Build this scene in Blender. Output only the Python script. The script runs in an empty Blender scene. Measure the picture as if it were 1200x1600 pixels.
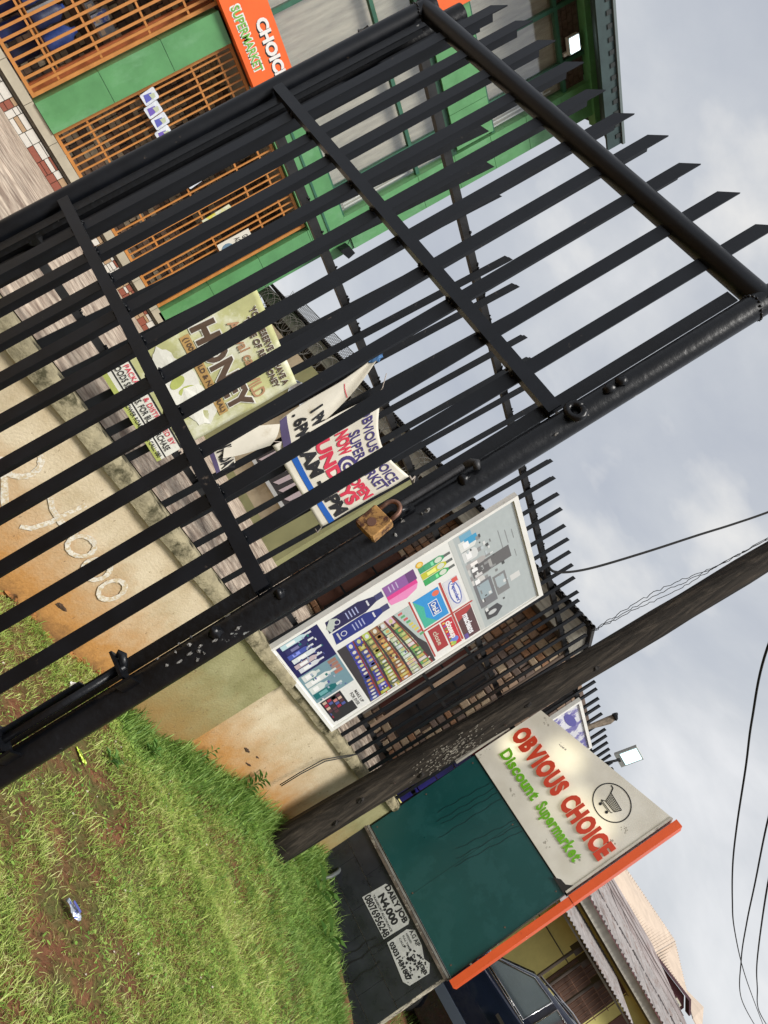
import bpy, math, random
import numpy as np
from mathutils import Vector, Matrix

R = math.radians
random.seed(7); rng = np.random.default_rng(7)
scn = bpy.context.scene
col = scn.collection

# ------------------------------------------------------------------ camera
AZ, PITCH, ROLL, CAM = R(44), R(6.7), R(31.5), Vector((-7.27, -3.94, 1.5))
fwd = Vector((math.cos(AZ)*math.cos(PITCH), math.sin(AZ)*math.cos(PITCH), math.sin(PITCH)))
rgt = Vector((math.sin(AZ), -math.cos(AZ), 0)); upv = rgt.cross(fwd)
cx = rgt*math.sin(ROLL) + upv*math.cos(ROLL)
cy = -rgt*math.cos(ROLL) + upv*math.sin(ROLL)
cz = -fwd
cd = bpy.data.cameras.new('camera'); cam = bpy.data.objects.new('camera', cd); col.objects.link(cam)
cam.matrix_world = Matrix(((cx.x, cy.x, cz.x, CAM.x), (cx.y, cy.y, cz.y, CAM.y), (cx.z, cy.z, cz.z, CAM.z), (0, 0, 0, 1)))
cd.sensor_fit = 'VERTICAL'; cd.sensor_height = 36; cd.lens = 27; cd.clip_start = 0.05; cd.clip_end = 800
scn.camera = cam

# ------------------------------------------------------------------ sky, sun, exposure
SUN_AZ, SUN_EL = R(-112), R(52)          # direction towards the sun, measured from +X
w = bpy.data.worlds.new('World'); scn.world = w; w.use_nodes = True
nt = w.node_tree; nt.nodes.clear()
N = nt.nodes.new; L = nt.links.new
sky = N('ShaderNodeTexSky'); sky.sky_type = 'NISHITA'; sky.sun_disc = False
sky.sun_elevation = SUN_EL; sky.sun_rotation = R(90) - SUN_AZ
b1 = N('ShaderNodeBackground'); b1.inputs[1].default_value = 0.08; L(sky.outputs[0], b1.inputs[0])
tc = N('ShaderNodeTexCoord')
mp = N('ShaderNodeMapping'); mp.inputs['Scale'].default_value = (1, 1, 1.8); L(tc.outputs['Generated'], mp.inputs[0])
n1 = N('ShaderNodeTexNoise'); n1.inputs['Scale'].default_value = 2.1; n1.inputs['Detail'].default_value = 7; n1.inputs['Roughness'].default_value = .55; n1.inputs['Distortion'].default_value = .25
L(mp.outputs[0], n1.inputs[0])
cr = N('ShaderNodeValToRGB'); L(n1.outputs[0], cr.inputs[0])
e = cr.color_ramp.elements; e[0].position = .30; e[0].color = (.47, .505, .58, 1); e[1].position = .74; e[1].color = (.92, .92, .93, 1)
m_ = e.new(.48); m_.color = (.58, .61, .66, 1)
m_ = e.new(.58); m_.color = (.68, .70, .73, 1)
n2 = N('ShaderNodeTexNoise'); n2.inputs['Scale'].default_value = 4.2; n2.inputs['Detail'].default_value = 6; L(mp.outputs[0], n2.inputs[0])
cr2 = N('ShaderNodeValToRGB'); L(n2.outputs[0], cr2.inputs[0])
e = cr2.color_ramp.elements; e[0].position = .58; e[0].color = (0, 0, 0, 1); e[1].position = .76; e[1].color = (.7, .7, .7, 1)
ml = N('ShaderNodeMixRGB'); ml.inputs[2].default_value = (1.02, .99, .93, 1); L(cr2.outputs[0], ml.inputs[0]); L(cr.outputs[0], ml.inputs[1])
b2 = N('ShaderNodeBackground'); b2.inputs[1].default_value = .66; L(ml.outputs[0], b2.inputs[0])
mx = N('ShaderNodeMixShader'); mx.inputs[0].default_value = .93
L(b1.outputs[0], mx.inputs[1]); L(b2.outputs[0], mx.inputs[2])
wo = N('ShaderNodeOutputWorld'); L(mx.outputs[0], wo.inputs[0])
sl = bpy.data.lights.new('sun', 'SUN'); sl.energy = 3.0; sl.angle = R(20); sl.color = (1, .965, .91)
so = bpy.data.objects.new('sun', sl); col.objects.link(so)
sd = Vector((math.cos(SUN_AZ)*math.cos(SUN_EL), math.sin(SUN_AZ)*math.cos(SUN_EL), math.sin(SUN_EL)))
so.rotation_euler = sd.to_track_quat('Z', 'Y').to_euler()
scn.view_settings.view_transform = 'Standard'; scn.view_settings.look = 'None'
scn.view_settings.exposure = 0.62; scn.view_settings.gamma = 1; scn.view_settings.use_curve_mapping = False

# ------------------------------------------------------------------ materials
MATS = {}
def mat(name, c, rough=.6, metal=0, var=.15, vscale=6, bump=0, bscale=40, spec=.5, emit=None, estr=0, stain=None, coat=0, stretch=None, bd=.002):
    """principled material: base colour broken up by noise, optional second colour blotches, noise bump"""
    if name in MATS: return MATS[name]
    m = bpy.data.materials.new(name); m.use_nodes = True; t = m.node_tree; b = t.nodes['Principled BSDF']
    b.inputs['Roughness'].default_value = rough; b.inputs['Metallic'].default_value = metal
    b.inputs['Specular IOR Level'].default_value = spec; b.inputs['Coat Weight'].default_value = coat
    tcn = t.nodes.new('ShaderNodeTexCoord'); src = tcn.outputs['Object']
    if stretch:
        mpn = t.nodes.new('ShaderNodeMapping'); mpn.inputs['Scale'].default_value = stretch; t.links.new(src, mpn.inputs[0]); src = mpn.outputs[0]
    nn = t.nodes.new('ShaderNodeTexNoise'); nn.inputs['Scale'].default_value = vscale; nn.inputs['Detail'].default_value = 8; nn.inputs['Roughness'].default_value = .62
    t.links.new(src, nn.inputs[0])
    r = t.nodes.new('ShaderNodeValToRGB'); t.links.new(nn.outputs[0], r.inputs[0])
    lo = tuple(x*(1-var) for x in c); hi = tuple(min(1, x*(1+var)) for x in c)
    r.color_ramp.elements[0].position = .32; r.color_ramp.elements[0].color = (*lo, 1)
    r.color_ramp.elements[1].position = .68; r.color_ramp.elements[1].color = (*hi, 1)
    out = r.outputs[0]
    if stain:   # (colour, lo, hi, scale[, stretch])
        ns = t.nodes.new('ShaderNodeTexNoise'); ns.inputs['Scale'].default_value = stain[3]; ns.inputs['Detail'].default_value = 9; ns.inputs['Roughness'].default_value = .7
        ssrc = src
        if len(stain) > 4:
            mq = t.nodes.new('ShaderNodeMapping'); mq.inputs['Scale'].default_value = stain[4]; mq.inputs['Location'].default_value = (3.1, 7.7, 1.3); t.links.new(tcn.outputs['Object'], mq.inputs[0]); ssrc = mq.outputs[0]
        t.links.new(ssrc, ns.inputs[0])
        rs = t.nodes.new('ShaderNodeValToRGB'); t.links.new(ns.outputs[0], rs.inputs[0])
        rs.color_ramp.elements[0].position = stain[1]; rs.color_ramp.elements[0].color = (0, 0, 0, 1)
        rs.color_ramp.elements[1].position = stain[2]; rs.color_ramp.elements[1].color = (1, 1, 1, 1)
        mm = t.nodes.new('ShaderNodeMixRGB'); t.links.new(rs.outputs[0], mm.inputs[0]); t.links.new(out, mm.inputs[1]); mm.inputs[2].default_value = (*stain[0], 1)
        out = mm.outputs[0]
    t.links.new(out, b.inputs['Base Color'])
    m['out'] = 1
    if bump:
        nb = t.nodes.new('ShaderNodeTexNoise'); nb.inputs['Scale'].default_value = bscale; nb.inputs['Detail'].default_value = 6
        t.links.new(src, nb.inputs[0]); bp = t.nodes.new('ShaderNodeBump'); bp.inputs['Strength'].default_value = bump; bp.inputs['Distance'].default_value = bd
        t.links.new(nb.outputs[0], bp.inputs['Height']); t.links.new(bp.outputs[0], b.inputs['Normal'])
    if rough < .75:
        mr = t.nodes.new('ShaderNodeMapRange'); mr.inputs[3].default_value = max(0, rough-.1); mr.inputs[4].default_value = min(1, rough+.12)
        t.links.new(nn.outputs[0], mr.inputs[0]); t.links.new(mr.outputs[0], b.inputs['Roughness'])
    if emit:
        b.inputs['Emission Color'].default_value = (*emit, 1); b.inputs['Emission Strength'].default_value = estr
    MATS[name] = m; return m

def plain(name, c, rough=.5, metal=0):
    if name in MATS: return MATS[name]
    m = bpy.data.materials.new(name); m.use_nodes = True; t = m.node_tree; b = t.nodes['Principled BSDF']
    nn = t.nodes.new('ShaderNodeTexNoise'); nn.inputs['Scale'].default_value = 14; nn.inputs['Detail'].default_value = 4
    h = t.nodes.new('ShaderNodeMixRGB'); h.inputs[1].default_value = (*[x*.88 for x in c], 1); h.inputs[2].default_value = (*[min(1, x*1.08) for x in c], 1)
    t.links.new(nn.outputs[0], h.inputs[0]); t.links.new(h.outputs[0], b.inputs['Base Color'])
    b.inputs['Roughness'].default_value = rough; b.inputs['Metallic'].default_value = metal
    MATS[name] = m; return m

BLACK = mat('black_gloss_paint', (.004, .005, .0075), .36, 0, .4, 9, .15, 30, .34, stain=((.11, .085, .065), .66, .74, 24))
BLACKP = mat('peeling_black_paint', (.004, .0045, .006), .33, 0, .4, 9, .7, 60, .34, stain=((.26, .27, .26), .655, .675, 15, (1, 1, .7)))
BLACKF = mat('dull_black_paint', (.006, .007, .009), .5, 0, .3, 12, .4, 50, .25, stain=((.07, .06, .05), .63, .72, 20))
RAILM = mat('grey_black_rail_paint', (.018, .018, .019), .55, 0, .35, 10, .4, 50, .35)
ORANGE = mat('orange_grille_paint', (.46, .19, .045), .5, 0, .15, 5)
GREEN = mat('green_cladding', (.095, .27, .105), .38, 0, .14, 2.5, .05, 8, stain=((.15, .34, .17), .52, .72, 2.2, (1, 1, .5)))
DGREEN = mat('dark_green_frame', (.03, .115, .07), .4, 0, .2, 6)
OSIGN = mat('orange_sign_face', (.80, .13, .022), .45, 0, .08, 3)
WHITE = mat('white_paint', (.72, .71, .67), .5, 0, .05, 6, stain=((.45, .42, .36), .62, .75, 9))
WOOD = None

def coat_mat(name, base_lo, base_hi, splash, z0, z1):
    """painted plaster wall with rain streaks, pits and the red mud splashed along its foot"""
    m = bpy.data.materials.new(name); m.use_nodes = True; t = m.node_tree; b = t.nodes['Principled BSDF']; b.inputs['Roughness'].default_value = .85; b.inputs['Specular IOR Level'].default_value = .2
    N = t.nodes.new; L = t.links.new
    g = N('ShaderNodeNewGeometry'); sx = N('ShaderNodeSeparateXYZ'); L(g.outputs['Position'], sx.inputs[0])
    n = N('ShaderNodeTexNoise'); n.inputs['Scale'].default_value = 3.2; n.inputs['Detail'].default_value = 10; n.inputs['Roughness'].default_value = .65; L(g.outputs['Position'], n.inputs[0])
    r = N('ShaderNodeValToRGB'); L(n.outputs[0], r.inputs[0]); r.color_ramp.elements[0].position = .35; r.color_ramp.elements[0].color = (*base_lo, 1); r.color_ramp.elements[1].position = .62; r.color_ramp.elements[1].color = (*base_hi, 1)
    # mud splash
    ad = N('ShaderNodeMath'); ad.operation = 'MULTIPLY_ADD'; n2 = N('ShaderNodeTexNoise'); n2.inputs['Scale'].default_value = 5.5; n2.inputs['Detail'].default_value = 14; n2.inputs['Roughness'].default_value = .78; L(g.outputs['Position'], n2.inputs[0])
    L(n2.outputs[0], ad.inputs[0]); ad.inputs[1].default_value = -.75; L(sx.outputs[2], ad.inputs[2])
    mr = N('ShaderNodeMapRange'); mr.inputs[1].default_value = z0-.37; mr.inputs[2].default_value = z1-.37; mr.inputs[3].default_value = 1; mr.inputs[4].default_value = 0; L(ad.outputs[0], mr.inputs[0])
    rc = N('ShaderNodeValToRGB'); L(mr.outputs[0], rc.inputs[0]); rc.color_ramp.elements[0].color = (0, 0, 0, 1); rc.color_ramp.elements[1].color = (1, 1, 1, 1); rc.color_ramp.elements[0].position = .05
    mxx = N('ShaderNodeMixRGB'); L(rc.outputs[0], mxx.inputs[0]); L(r.outputs[0], mxx.inputs[1]); mxx.inputs[2].default_value = (*splash, 1)
    # dark brown band right at the foot, broken up by noise
    mr2 = N('ShaderNodeMapRange'); mr2.inputs[1].default_value = z0-.62; mr2.inputs[2].default_value = z0-.38; mr2.inputs[3].default_value = .9; mr2.inputs[4].default_value = 0; L(ad.outputs[0], mr2.inputs[0])
    mx2 = N('ShaderNodeMixRGB'); L(mr2.outputs[0], mx2.inputs[0]); L(mxx.outputs[0], mx2.inputs[1]); mx2.inputs[2].default_value = (.10, .055, .028, 1)
    # small dark pits and cracks
    v = N('ShaderNodeTexNoise'); v.inputs['Scale'].default_value = 26; v.inputs['Detail'].default_value = 5
    mv = N('ShaderNodeMapping'); mv.inputs['Scale'].default_value = (1.6, 1, .7); L(g.outputs['Position'], mv.inputs[0]); L(mv.outputs[0], v.inputs[0])
    rv = N('ShaderNodeValToRGB'); L(v.outputs[0], rv.inputs[0]); rv.color_ramp.elements[0].position = .665; rv.color_ramp.elements[0].color = (0, 0, 0, 1); rv.color_ramp.elements[1].position = .71; rv.color_ramp.elements[1].color = (.75, .75, .75, 1)
    mx3 = N('ShaderNodeMixRGB'); L(rv.outputs[0], mx3.inputs[0]); L(mx2.outputs[0], mx3.inputs[1]); mx3.inputs[2].default_value = (.16, .10, .055, 1)
    # hairline cracks
    vo = N('ShaderNodeTexVoronoi'); vo.feature = 'DISTANCE_TO_EDGE'; vo.inputs['Scale'].default_value = 2.2
    nd = N('ShaderNodeTexNoise'); nd.inputs['Scale'].default_value = 6; L(g.outputs['Position'], nd.inputs[0])
    va = N('ShaderNodeVectorMath'); va.operation = 'MULTIPLY_ADD'; L(nd.outputs[1], va.inputs[0]); va.inputs[1].default_value = (.35, .35, .35); L(g.outputs['Position'], va.inputs[2]); L(va.outputs[0], vo.inputs[0])
    rk = N('ShaderNodeMapRange'); rk.inputs[1].default_value = 0; rk.inputs[2].default_value = .006; rk.inputs[3].default_value = .30; rk.inputs[4].default_value = 0; L(vo.outputs[0], rk.inputs[0])
    mx4 = N('ShaderNodeMixRGB'); L(rk.outputs[0], mx4.inputs[0]); L(mx3.outputs[0], mx4.inputs[1]); mx4.inputs[2].default_value = (.14, .10, .06, 1)
    L(mx4.outputs[0], b.inputs['Base Color'])
    nb = N('ShaderNodeTexNoise'); nb.inputs['Scale'].default_value = 60; nb.inputs['Detail'].default_value = 7; L(g.outputs['Position'], nb.inputs[0])
    bp = N('ShaderNodeBump'); bp.inputs['Strength'].default_value = .35; bp.inputs['Distance'].default_value = .01; L(nb.outputs[0], bp.inputs['Height']); L(bp.outputs[0], b.inputs['Normal'])
    MATS[name] = m; return m

PLASTER = coat_mat('cream_plaster', (.50, .40, .255), (.66, .56, .40), (.47, .235, .075), -.02, .55)
OLIVE = coat_mat('olive_plaster', (.24, .225, .105), (.34, .32, .17), (.30, .19, .07), -.10, .50)
COPING = mat('mossy_concrete_coping', (.27, .235, .15), .9, 0, .3, 9, .9, 38, .2, stain=((.06, .055, .03), .50, .62, 6), bd=.012)

# ------------------------------------------------------------------ geometry helpers
class MB:
    def __init__(s): s.v = []; s.f = []
    def add(s, vs, fs):
        o = len(s.v); s.v += [tuple(v) for v in vs]; s.f += [tuple(i+o for i in f) for f in fs]; return s
    def box(s, x0, x1, y0, y1, z0, z1):
        vs = [(x0, y0, z0), (x1, y0, z0), (x1, y1, z0), (x0, y1, z0), (x0, y0, z1), (x1, y0, z1), (x1, y1, z1), (x0, y1, z1)]
        return s.add(vs, [(0, 3, 2, 1), (4, 5, 6, 7), (0, 1, 5, 4), (1, 2, 6, 5), (2, 3, 7, 6), (3, 0, 4, 7)])
    def prism(s, poly, o, a, b, d):
        """polygon in the plane (a,b) at o, pushed along d"""
        o, a, b, d = map(Vector, (o, a, b, d)); n = len(poly)
        v0 = [o + a*p[0] + b*p[1] for p in poly]; v1 = [v + d for v in v0]
        fs = [tuple(range(n)), tuple(range(2*n-1, n-1, -1))] + [(i, i+n, (i+1) % n+n, (i+1) % n) for i in range(n)]
        return s.add(v0+v1, fs)
    def tube(s, pts, r, n=10, caps=True):
        pts = [Vector(p) for p in pts]; rr = r if isinstance(r, (list, tuple)) else [r]*len(pts); rings = []
        up = None
        for i, p in enumerate(pts):
            d = (pts[min(i+1, len(pts)-1)] - pts[max(i-1, 0)]).normalized()
            if up is None:
                up = Vector((0, 0, 1)) if abs(d.z) < .9 else Vector((1, 0, 0))
            a = (up - d*up.dot(d)).normalized(); b = d.cross(a); up = a
            rings.append([p + (a*math.cos(2*math.pi*k/n) + b*math.sin(2*math.pi*k/n))*rr[i] for k in range(n)])
        vs = [v for g in rings for v in g]; fs = []
        for i in range(len(rings)-1):
            for k in range(n): fs.append((i*n+k, i*n+(k+1) % n, (i+1)*n+(k+1) % n, (i+1)*n+k))
        if caps: fs += [tuple(range(n-1, -1, -1)), tuple((len(rings)-1)*n+k for k in range(n))]
        return s.add(vs, fs)
    def blob(s, c, r, n=8, m=6, jit=.25):
        vs = []; fs = []
        for i in range(m+1):
            th = math.pi*i/m
            for k in range(n):
                q = 1 + random.uniform(-jit, jit)
                vs.append((c[0]+r[0]*q*math.sin(th)*math.cos(2*math.pi*k/n), c[1]+r[1]*q*math.sin(th)*math.sin(2*math.pi*k/n), c[2]+r[2]*q*math.cos(th)))
        for i in range(m):
            for k in range(n): fs.append((i*n+k, (i+1)*n+k, (i+1)*n+(k+1) % n, i*n+(k+1) % n))
        return s.add(vs, fs)
    def mesh(s, name):
        me = bpy.data.meshes.new(name); me.from_pydata(s.v, [], s.f); me.update(); return me
    def build(s, name, m, parent=None, smooth=False, **kw):
        me = s.mesh(name); me.materials.append(m)
        if smooth:
            me.polygons.foreach_set('use_smooth', [True]*len(me.polygons))
        return link(name, me, parent, **kw)

def link(name, me, parent=None, label=None, cat=None, group=None, kind=None, loc=None):
    o = bpy.data.objects.new(name, me); col.objects.link(o)
    if loc is not None: o.location = loc
    if parent is not None: o.parent = parent
    tag(o, label, cat, group, kind); return o
def tag(o, label=None, cat=None, group=None, kind=None):
    for k, v in (('label', label), ('category', cat), ('group', group), ('kind', kind)):
        if v: o[k] = v
    return o
def thing(name, label, cat, loc=(0, 0, 0), group=None, rz=0):
    """an Empty at the foot of the thing; parts built in world coordinates are parented keeping them where they are"""
    o = bpy.data.objects.new(name, None); col.objects.link(o); o.location = loc; o.rotation_euler = (0, 0, rz); o.empty_display_size = .1
    return tag(o, label, cat, group)
def keep(o, parent):
    o.parent = parent; o.matrix_parent_inverse = (Matrix.Translation(parent.location) @ Matrix.Rotation(parent.rotation_euler.z, 4, 'Z')).inverted(); return o
def put(mb, name, m, parent, smooth=False, **kw):      # mesh given in world coordinates
    return keep(mb.build(name, m, None, smooth, **kw), parent)
def autosmooth(o, ang=35):
    me = o.data; me.polygons.foreach_set('use_smooth', [True]*len(me.polygons)); me.set_sharp_from_angle(angle=R(ang)); return o

def text_mesh(body, size=1, bold=0.0, extrude=0, align='CENTER', sx=1.0, shear=0):
    c = bpy.data.curves.new('lettering', 'FONT'); c.body = body; c.size = size; c.offset = bold*size; c.extrude = extrude
    c.align_x = align; c.resolution_u = 3; c.shear = shear
    o = bpy.data.objects.new('lettering', c); me = bpy.data.meshes.new_from_object(o)
    vs = [(v.co.x*sx, v.co.y, v.co.z) for v in me.vertices]; fs = [tuple(p.vertices) for p in me.polygons]
    bpy.data.objects.remove(o); bpy.data.curves.remove(c); bpy.data.meshes.remove(me)
    return vs, fs
def fit_text(body, x0, x1, z0, z1, bold=.02, extrude=0, shear=0):
    """lettering that fills the box x0..x1, z0..z1; emboldening grows outwards so outlines stay centred"""
    a = np.array(text_mesh(body, 1, 0, 0, shear=shear)[0]); mn, mx_ = a.min(0)-.02, a.max(0)+.02
    vs, fs = text_mesh(body, 1, bold, extrude, shear=shear); a = np.array(vs)
    a[:, 0] = x0 + (a[:, 0]-mn[0])/(mx_[0]-mn[0])*(x1-x0); a[:, 1] = z0 + (a[:, 1]-mn[1])/(mx_[1]-mn[1])*(z1-z0)
    return [tuple(v) for v in a], fs
def text_obj(name, body, box, fmap, m, parent, bold=.02, extrude=0, shear=0, **kw):
    vs, fs = fit_text(body, *box, bold, extrude, shear)
    b = MB(); b.add([fmap(*v) for v in vs], fs); return put(b, name, m, parent, **kw)

def L_bar(mb, x, y, z0, z1, wd=.05, dp=.05, th=.005, cut=.05, ux=Vector((1, 0, 0)), uy=Vector((0, 1, 0)), o=Vector((0, 0, 0)), lean=0.0):
    """angle iron standing at x,y: front flange along ux, return flange along uy at its +x edge; slanting cut on top"""
    sec = [(0, 0), (wd, 0), (wd, dp), (wd-th, dp), (wd-th, th), (0, th)]
    n = 6; vs = []
    for (a, b) in sec: vs.append(o + ux*(x+a) + uy*(y+b) + Vector((0, 0, z0)))
    for (a, b) in sec: vs.append(o + ux*(x+a+lean*(z1-z0)) + uy*(y+b) + Vector((0, 0, z1 - cut*(wd-a)/wd)))
    mb.add(vs, [tuple(range(n-1, -1, -1)), (6, 7, 8, 9, 10, 11)] + [(i, (i+1) % n, (i+1) % n+n, i+n) for i in range(n)])

def L_bar2(mb, x, z0, z1, wd, dp, th, cut, o):
    # angle iron whose return flange leaves the -s edge and points away from the camera
    sec = [(0, 0), (wd, 0), (wd, th), (th, th), (th, dp), (0, dp)]; n = 6
    vs = [o + GD*(x+a) + GN*b_ + Vector((0, 0, z0)) for a, b_ in sec] + [o + GD*(x+a) + GN*b_ + Vector((0, 0, z1 - cut*(wd-a)/wd)) for a, b_ in sec]
    mb.add(vs, [tuple(range(n-1, -1, -1)), (6, 7, 8, 9, 10, 11)] + [(i, (i+1) % n, (i+1) % n+n, i+n) for i in range(n)])

def grid_surface(f, nu, nv):
    b = MB(); vs = [f(i/nu, j/nv) for j in range(nv+1) for i in range(nu+1)]
    b.add(vs, [(j*(nu+1)+i, j*(nu+1)+i+1, (j+1)*(nu+1)+i+1, (j+1)*(nu+1)+i) for j in range(nv) for i in range(nu)]); return b

# ------------------------------------------------------------------ ground
def gz(x, y):
    x = np.asarray(x, float); y = np.asarray(y, float)
    yy = np.clip(-y, 0, 4)
    left = -.16 - .07*yy; right = -.03 - .27*np.clip(yy, 0, 2.2)
    t = np.clip((x+2.6)/2.8, 0, 1); t = t*t*(3-2*t)
    h = left*(1-t) + right*t
    h = h + .018*np.sin(x*3.1+y*2.3) + .014*np.sin(x*5.7-y*4.9+1) + .012*np.sin(x*9.3+y*7.1+2) - .05*np.exp(-((x+3.0)**2)/.5-(y**2)/.4)
    return np.where(y > .0, np.minimum(h, -.05), h)

def soil_material():
    m = bpy.data.materials.new('red_soil_with_moss'); m.use_nodes = True; t = m.node_tree; b = t.nodes['Principled BSDF']; N = t.nodes.new; L = t.links.new
    b.inputs['Roughness'].default_value = .95; b.inputs['Specular IOR Level'].default_value = .15
    g = N('ShaderNodeNewGeometry')
    n = N('ShaderNodeTexNoise'); n.inputs['Scale'].default_value = 9; n.inputs['Detail'].default_value = 12; n.inputs['Roughness'].default_value = .7; L(g.outputs['Position'], n.inputs[0])
    r = N('ShaderNodeValToRGB'); L(n.outputs[0], r.inputs[0]); e = r.color_ramp.elements
    e[0].position = .3; e[0].color = (.075, .030, .016, 1); e[1].position = .7; e[1].color = (.22, .095, .05, 1)
    q = e.new(.5); q.color = (.14, .06, .032, 1)
    n2 = N('ShaderNodeTexNoise'); n2.inputs['Scale'].default_value = 3.6; n2.inputs['Detail'].default_value = 12; n2.inputs['Roughness'].default_value = .7; L(g.outputs['Position'], n2.inputs[0])
    r2 = N('ShaderNodeValToRGB'); L(n2.outputs[0], r2.inputs[0]); r2.color_ramp.elements[0].position = .40; r2.color_ramp.elements[1].position = .62
    mm = N('ShaderNodeMixRGB'); L(r2.outputs[0], mm.inputs[0]); L(r.outputs[0], mm.inputs[1]); mm.inputs[2].default_value = (.085, .085, .028, 1)
    L(mm.outputs[0], b.inputs['Base Color'])
    bp = N('ShaderNodeBump'); bp.inputs['Strength'].default_value = 1; bp.inputs['Distance'].default_value = .03
    n3 = N('ShaderNodeTexNoise'); n3.inputs['Scale'].default_value = 28; n3.inputs['Detail'].default_value = 8; L(g.outputs['Position'], n3.inputs[0]); L(n3.outputs[0], bp.inputs['Height']); L(bp.outputs[0], b.inputs['Normal'])
    return m
SOIL = soil_material()
xs = np.concatenate([[-300, -60, -20], np.arange(-10, 12.01, .16), [16, 25, 60, 300]]); ys = np.concatenate([[-300, -60, -15], np.arange(-7, .21, .16), [.4, 30, 300]])
X, Y = np.meshgrid(xs, ys); Z = gz(X, Y); vs = np.stack([X, Y, Z], -1).reshape(-1, 3)
b = MB(); nx = len(xs)
b.add([tuple(v) for v in vs], [(j*nx+i, j*nx+i+1, (j+1)*nx+i+1, (j+1)*nx+i) for j in range(len(ys)-1) for i in range(nx-1)])
b.build('ground', SOIL, smooth=True, kind='structure')

def paver_material():
    m = bpy.data.materials.new('stamped_brown_paving'); m.use_nodes = True; t = m.node_tree; b = t.nodes['Principled BSDF']; N = t.nodes.new; L = t.links.new
    b.inputs['Roughness'].default_value = .9; b.inputs['Specular IOR Level'].default_value = .2
    g = N('ShaderNodeNewGeometry'); mp = N('ShaderNodeMapping'); mp.inputs['Scale'].default_value = (5.5, 9, 9); mp.inputs['Rotation'].default_value = (0, 0, -.35); L(g.outputs['Position'], mp.inputs[0])
    nd = N('ShaderNodeTexNoise'); nd.inputs['Scale'].default_value = 1.1; nd.inputs['Detail'].default_value = 3; L(mp.outputs[0], nd.inputs[0])
    va = N('ShaderNodeVectorMath'); va.operation = 'MULTIPLY_ADD'; va.inputs[1].default_value = (1.6, 1.6, 1.6); L(nd.outputs[1], va.inputs[0]); L(mp.outputs[0], va.inputs[2])
    v = N('ShaderNodeTexVoronoi'); v.inputs['Scale'].default_value = 1; L(va.outputs[0], v.inputs[0])
    r = N('ShaderNodeValToRGB'); L(v.outputs['Distance'], r.inputs[0]); e = r.color_ramp.elements
    e[0].position = .25; e[0].color = (.62, .50, .38, 1); e[1].position = .85; e[1].color = (.20, .13, .085, 1)
    n = N('ShaderNodeTexNoise'); n.inputs['Scale'].default_value = 3; n.inputs['Detail'].default_value = 8; L(g.outputs['Position'], n.inputs[0])
    mm = N('ShaderNodeMixRGB'); mm.blend_type = 'MULTIPLY'; mm.inputs[0].default_value = .55; L(r.outputs[0], mm.inputs[1]); L(n.outputs[0], mm.inputs[2])
    mg = N('ShaderNodeBrightContrast'); mg.inputs[1].default_value = .05; L(mm.outputs[0], mg.inputs[0]); L(mg.outputs[0], b.inputs['Base Color'])
    bp = N('ShaderNodeBump'); bp.inputs['Strength'].default_value = .9; bp.inputs['Distance'].default_value = .04; bp.invert = True; L(v.outputs['Distance'], bp.inputs['Height']); L(bp.outputs[0], b.inputs['Normal'])
    return m
PAVE = paver_material()
def cfz(y): return .90 + .24*min(1, max(0, (y-.1)/2.2))
yl = [.12, .5, .9, 1.3, 1.7, 2.3, 6, 9.0, 14.0]; xl = [-14, -6, -3, -.4, 1.4]
b = MB(); b.add([(x, y, cfz(y)) for y in yl for x in xl], [(j*5+i, j*5+i+1, (j+1)*5+i+1, (j+1)*5+i) for j in range(len(yl)-1) for i in range(4)])
b.build('compound_floor', PAVE, kind='structure')

# ------------------------------------------------------------------ perimeter wall
wall = thing('perimeter_wall', 'low cream plaster wall with orange mud stains and mossy coping under the black fence', 'wall', (-3, 0, -.2))
put(MB().box(-9, -2.87, 0, .20, -.6, .775), 'plaster_panel', PLASTER, wall)
put(MB().box(-2.13, .50, 0, .20, -.6, .80), 'plaster_panel', PLASTER, wall)
def pilaster(x0, x1, top):
    b = MB(); n = 10; m = 8; vs = []
    put(MB().box(x0, x1, -.045, .20, -.6, top), 'pilaster', OLIVE, wall)
pilaster(-2.869, -2.131, .80); pilaster(.501, 1.0, .87)
# ragged mortar fillets at the pilaster feet
def coping(x0, x1, z0, z1, y0, y1):
    n = max(2, int((x1-x0)/.05)); vs = []; fs = []; ph = random.uniform(0, 9)
    for i in range(n+1):
        x = x0 + (x1-x0)*i/n; j = lambda s=.008: random.uniform(-s, s)*.22 + s*.55*math.sin(x*3.3+ph) * math.sin(x*7.7)
        vs += [(x, y0+j(), z0+j()), (x, y0-.006+j(.007), z0+(z1-z0)*.55+j()), (x, y0+.012+j(), z1-.012+j(.006)), (x, y0+.03+j(), z1+j(.004)), (x, y1, z1+j(.004)), (x, y1, z0)]
    for i in range(n):
        for k in range(6): fs.append((i*6+k, (i+1)*6+k, (i+1)*6+(k+1) % 6, i*6+(k+1) % 6))
    fs += [tuple(range(6)), tuple(n*6+5-k for k in range(6))]
    b = MB(); b.add(vs, fs); o = put(b, 'coping', COPING, wall); autosmooth(o, 50); return o
coping(-9, -2.93, .776, .895, -.035, .24)
coping(-2.925, -2.08, .801, .905, -.085, .24)
coping(-2.075, .46, .801, .905, -.035, .24)
coping(.465, 1.04, .871, .965, -.085, .24)
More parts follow.
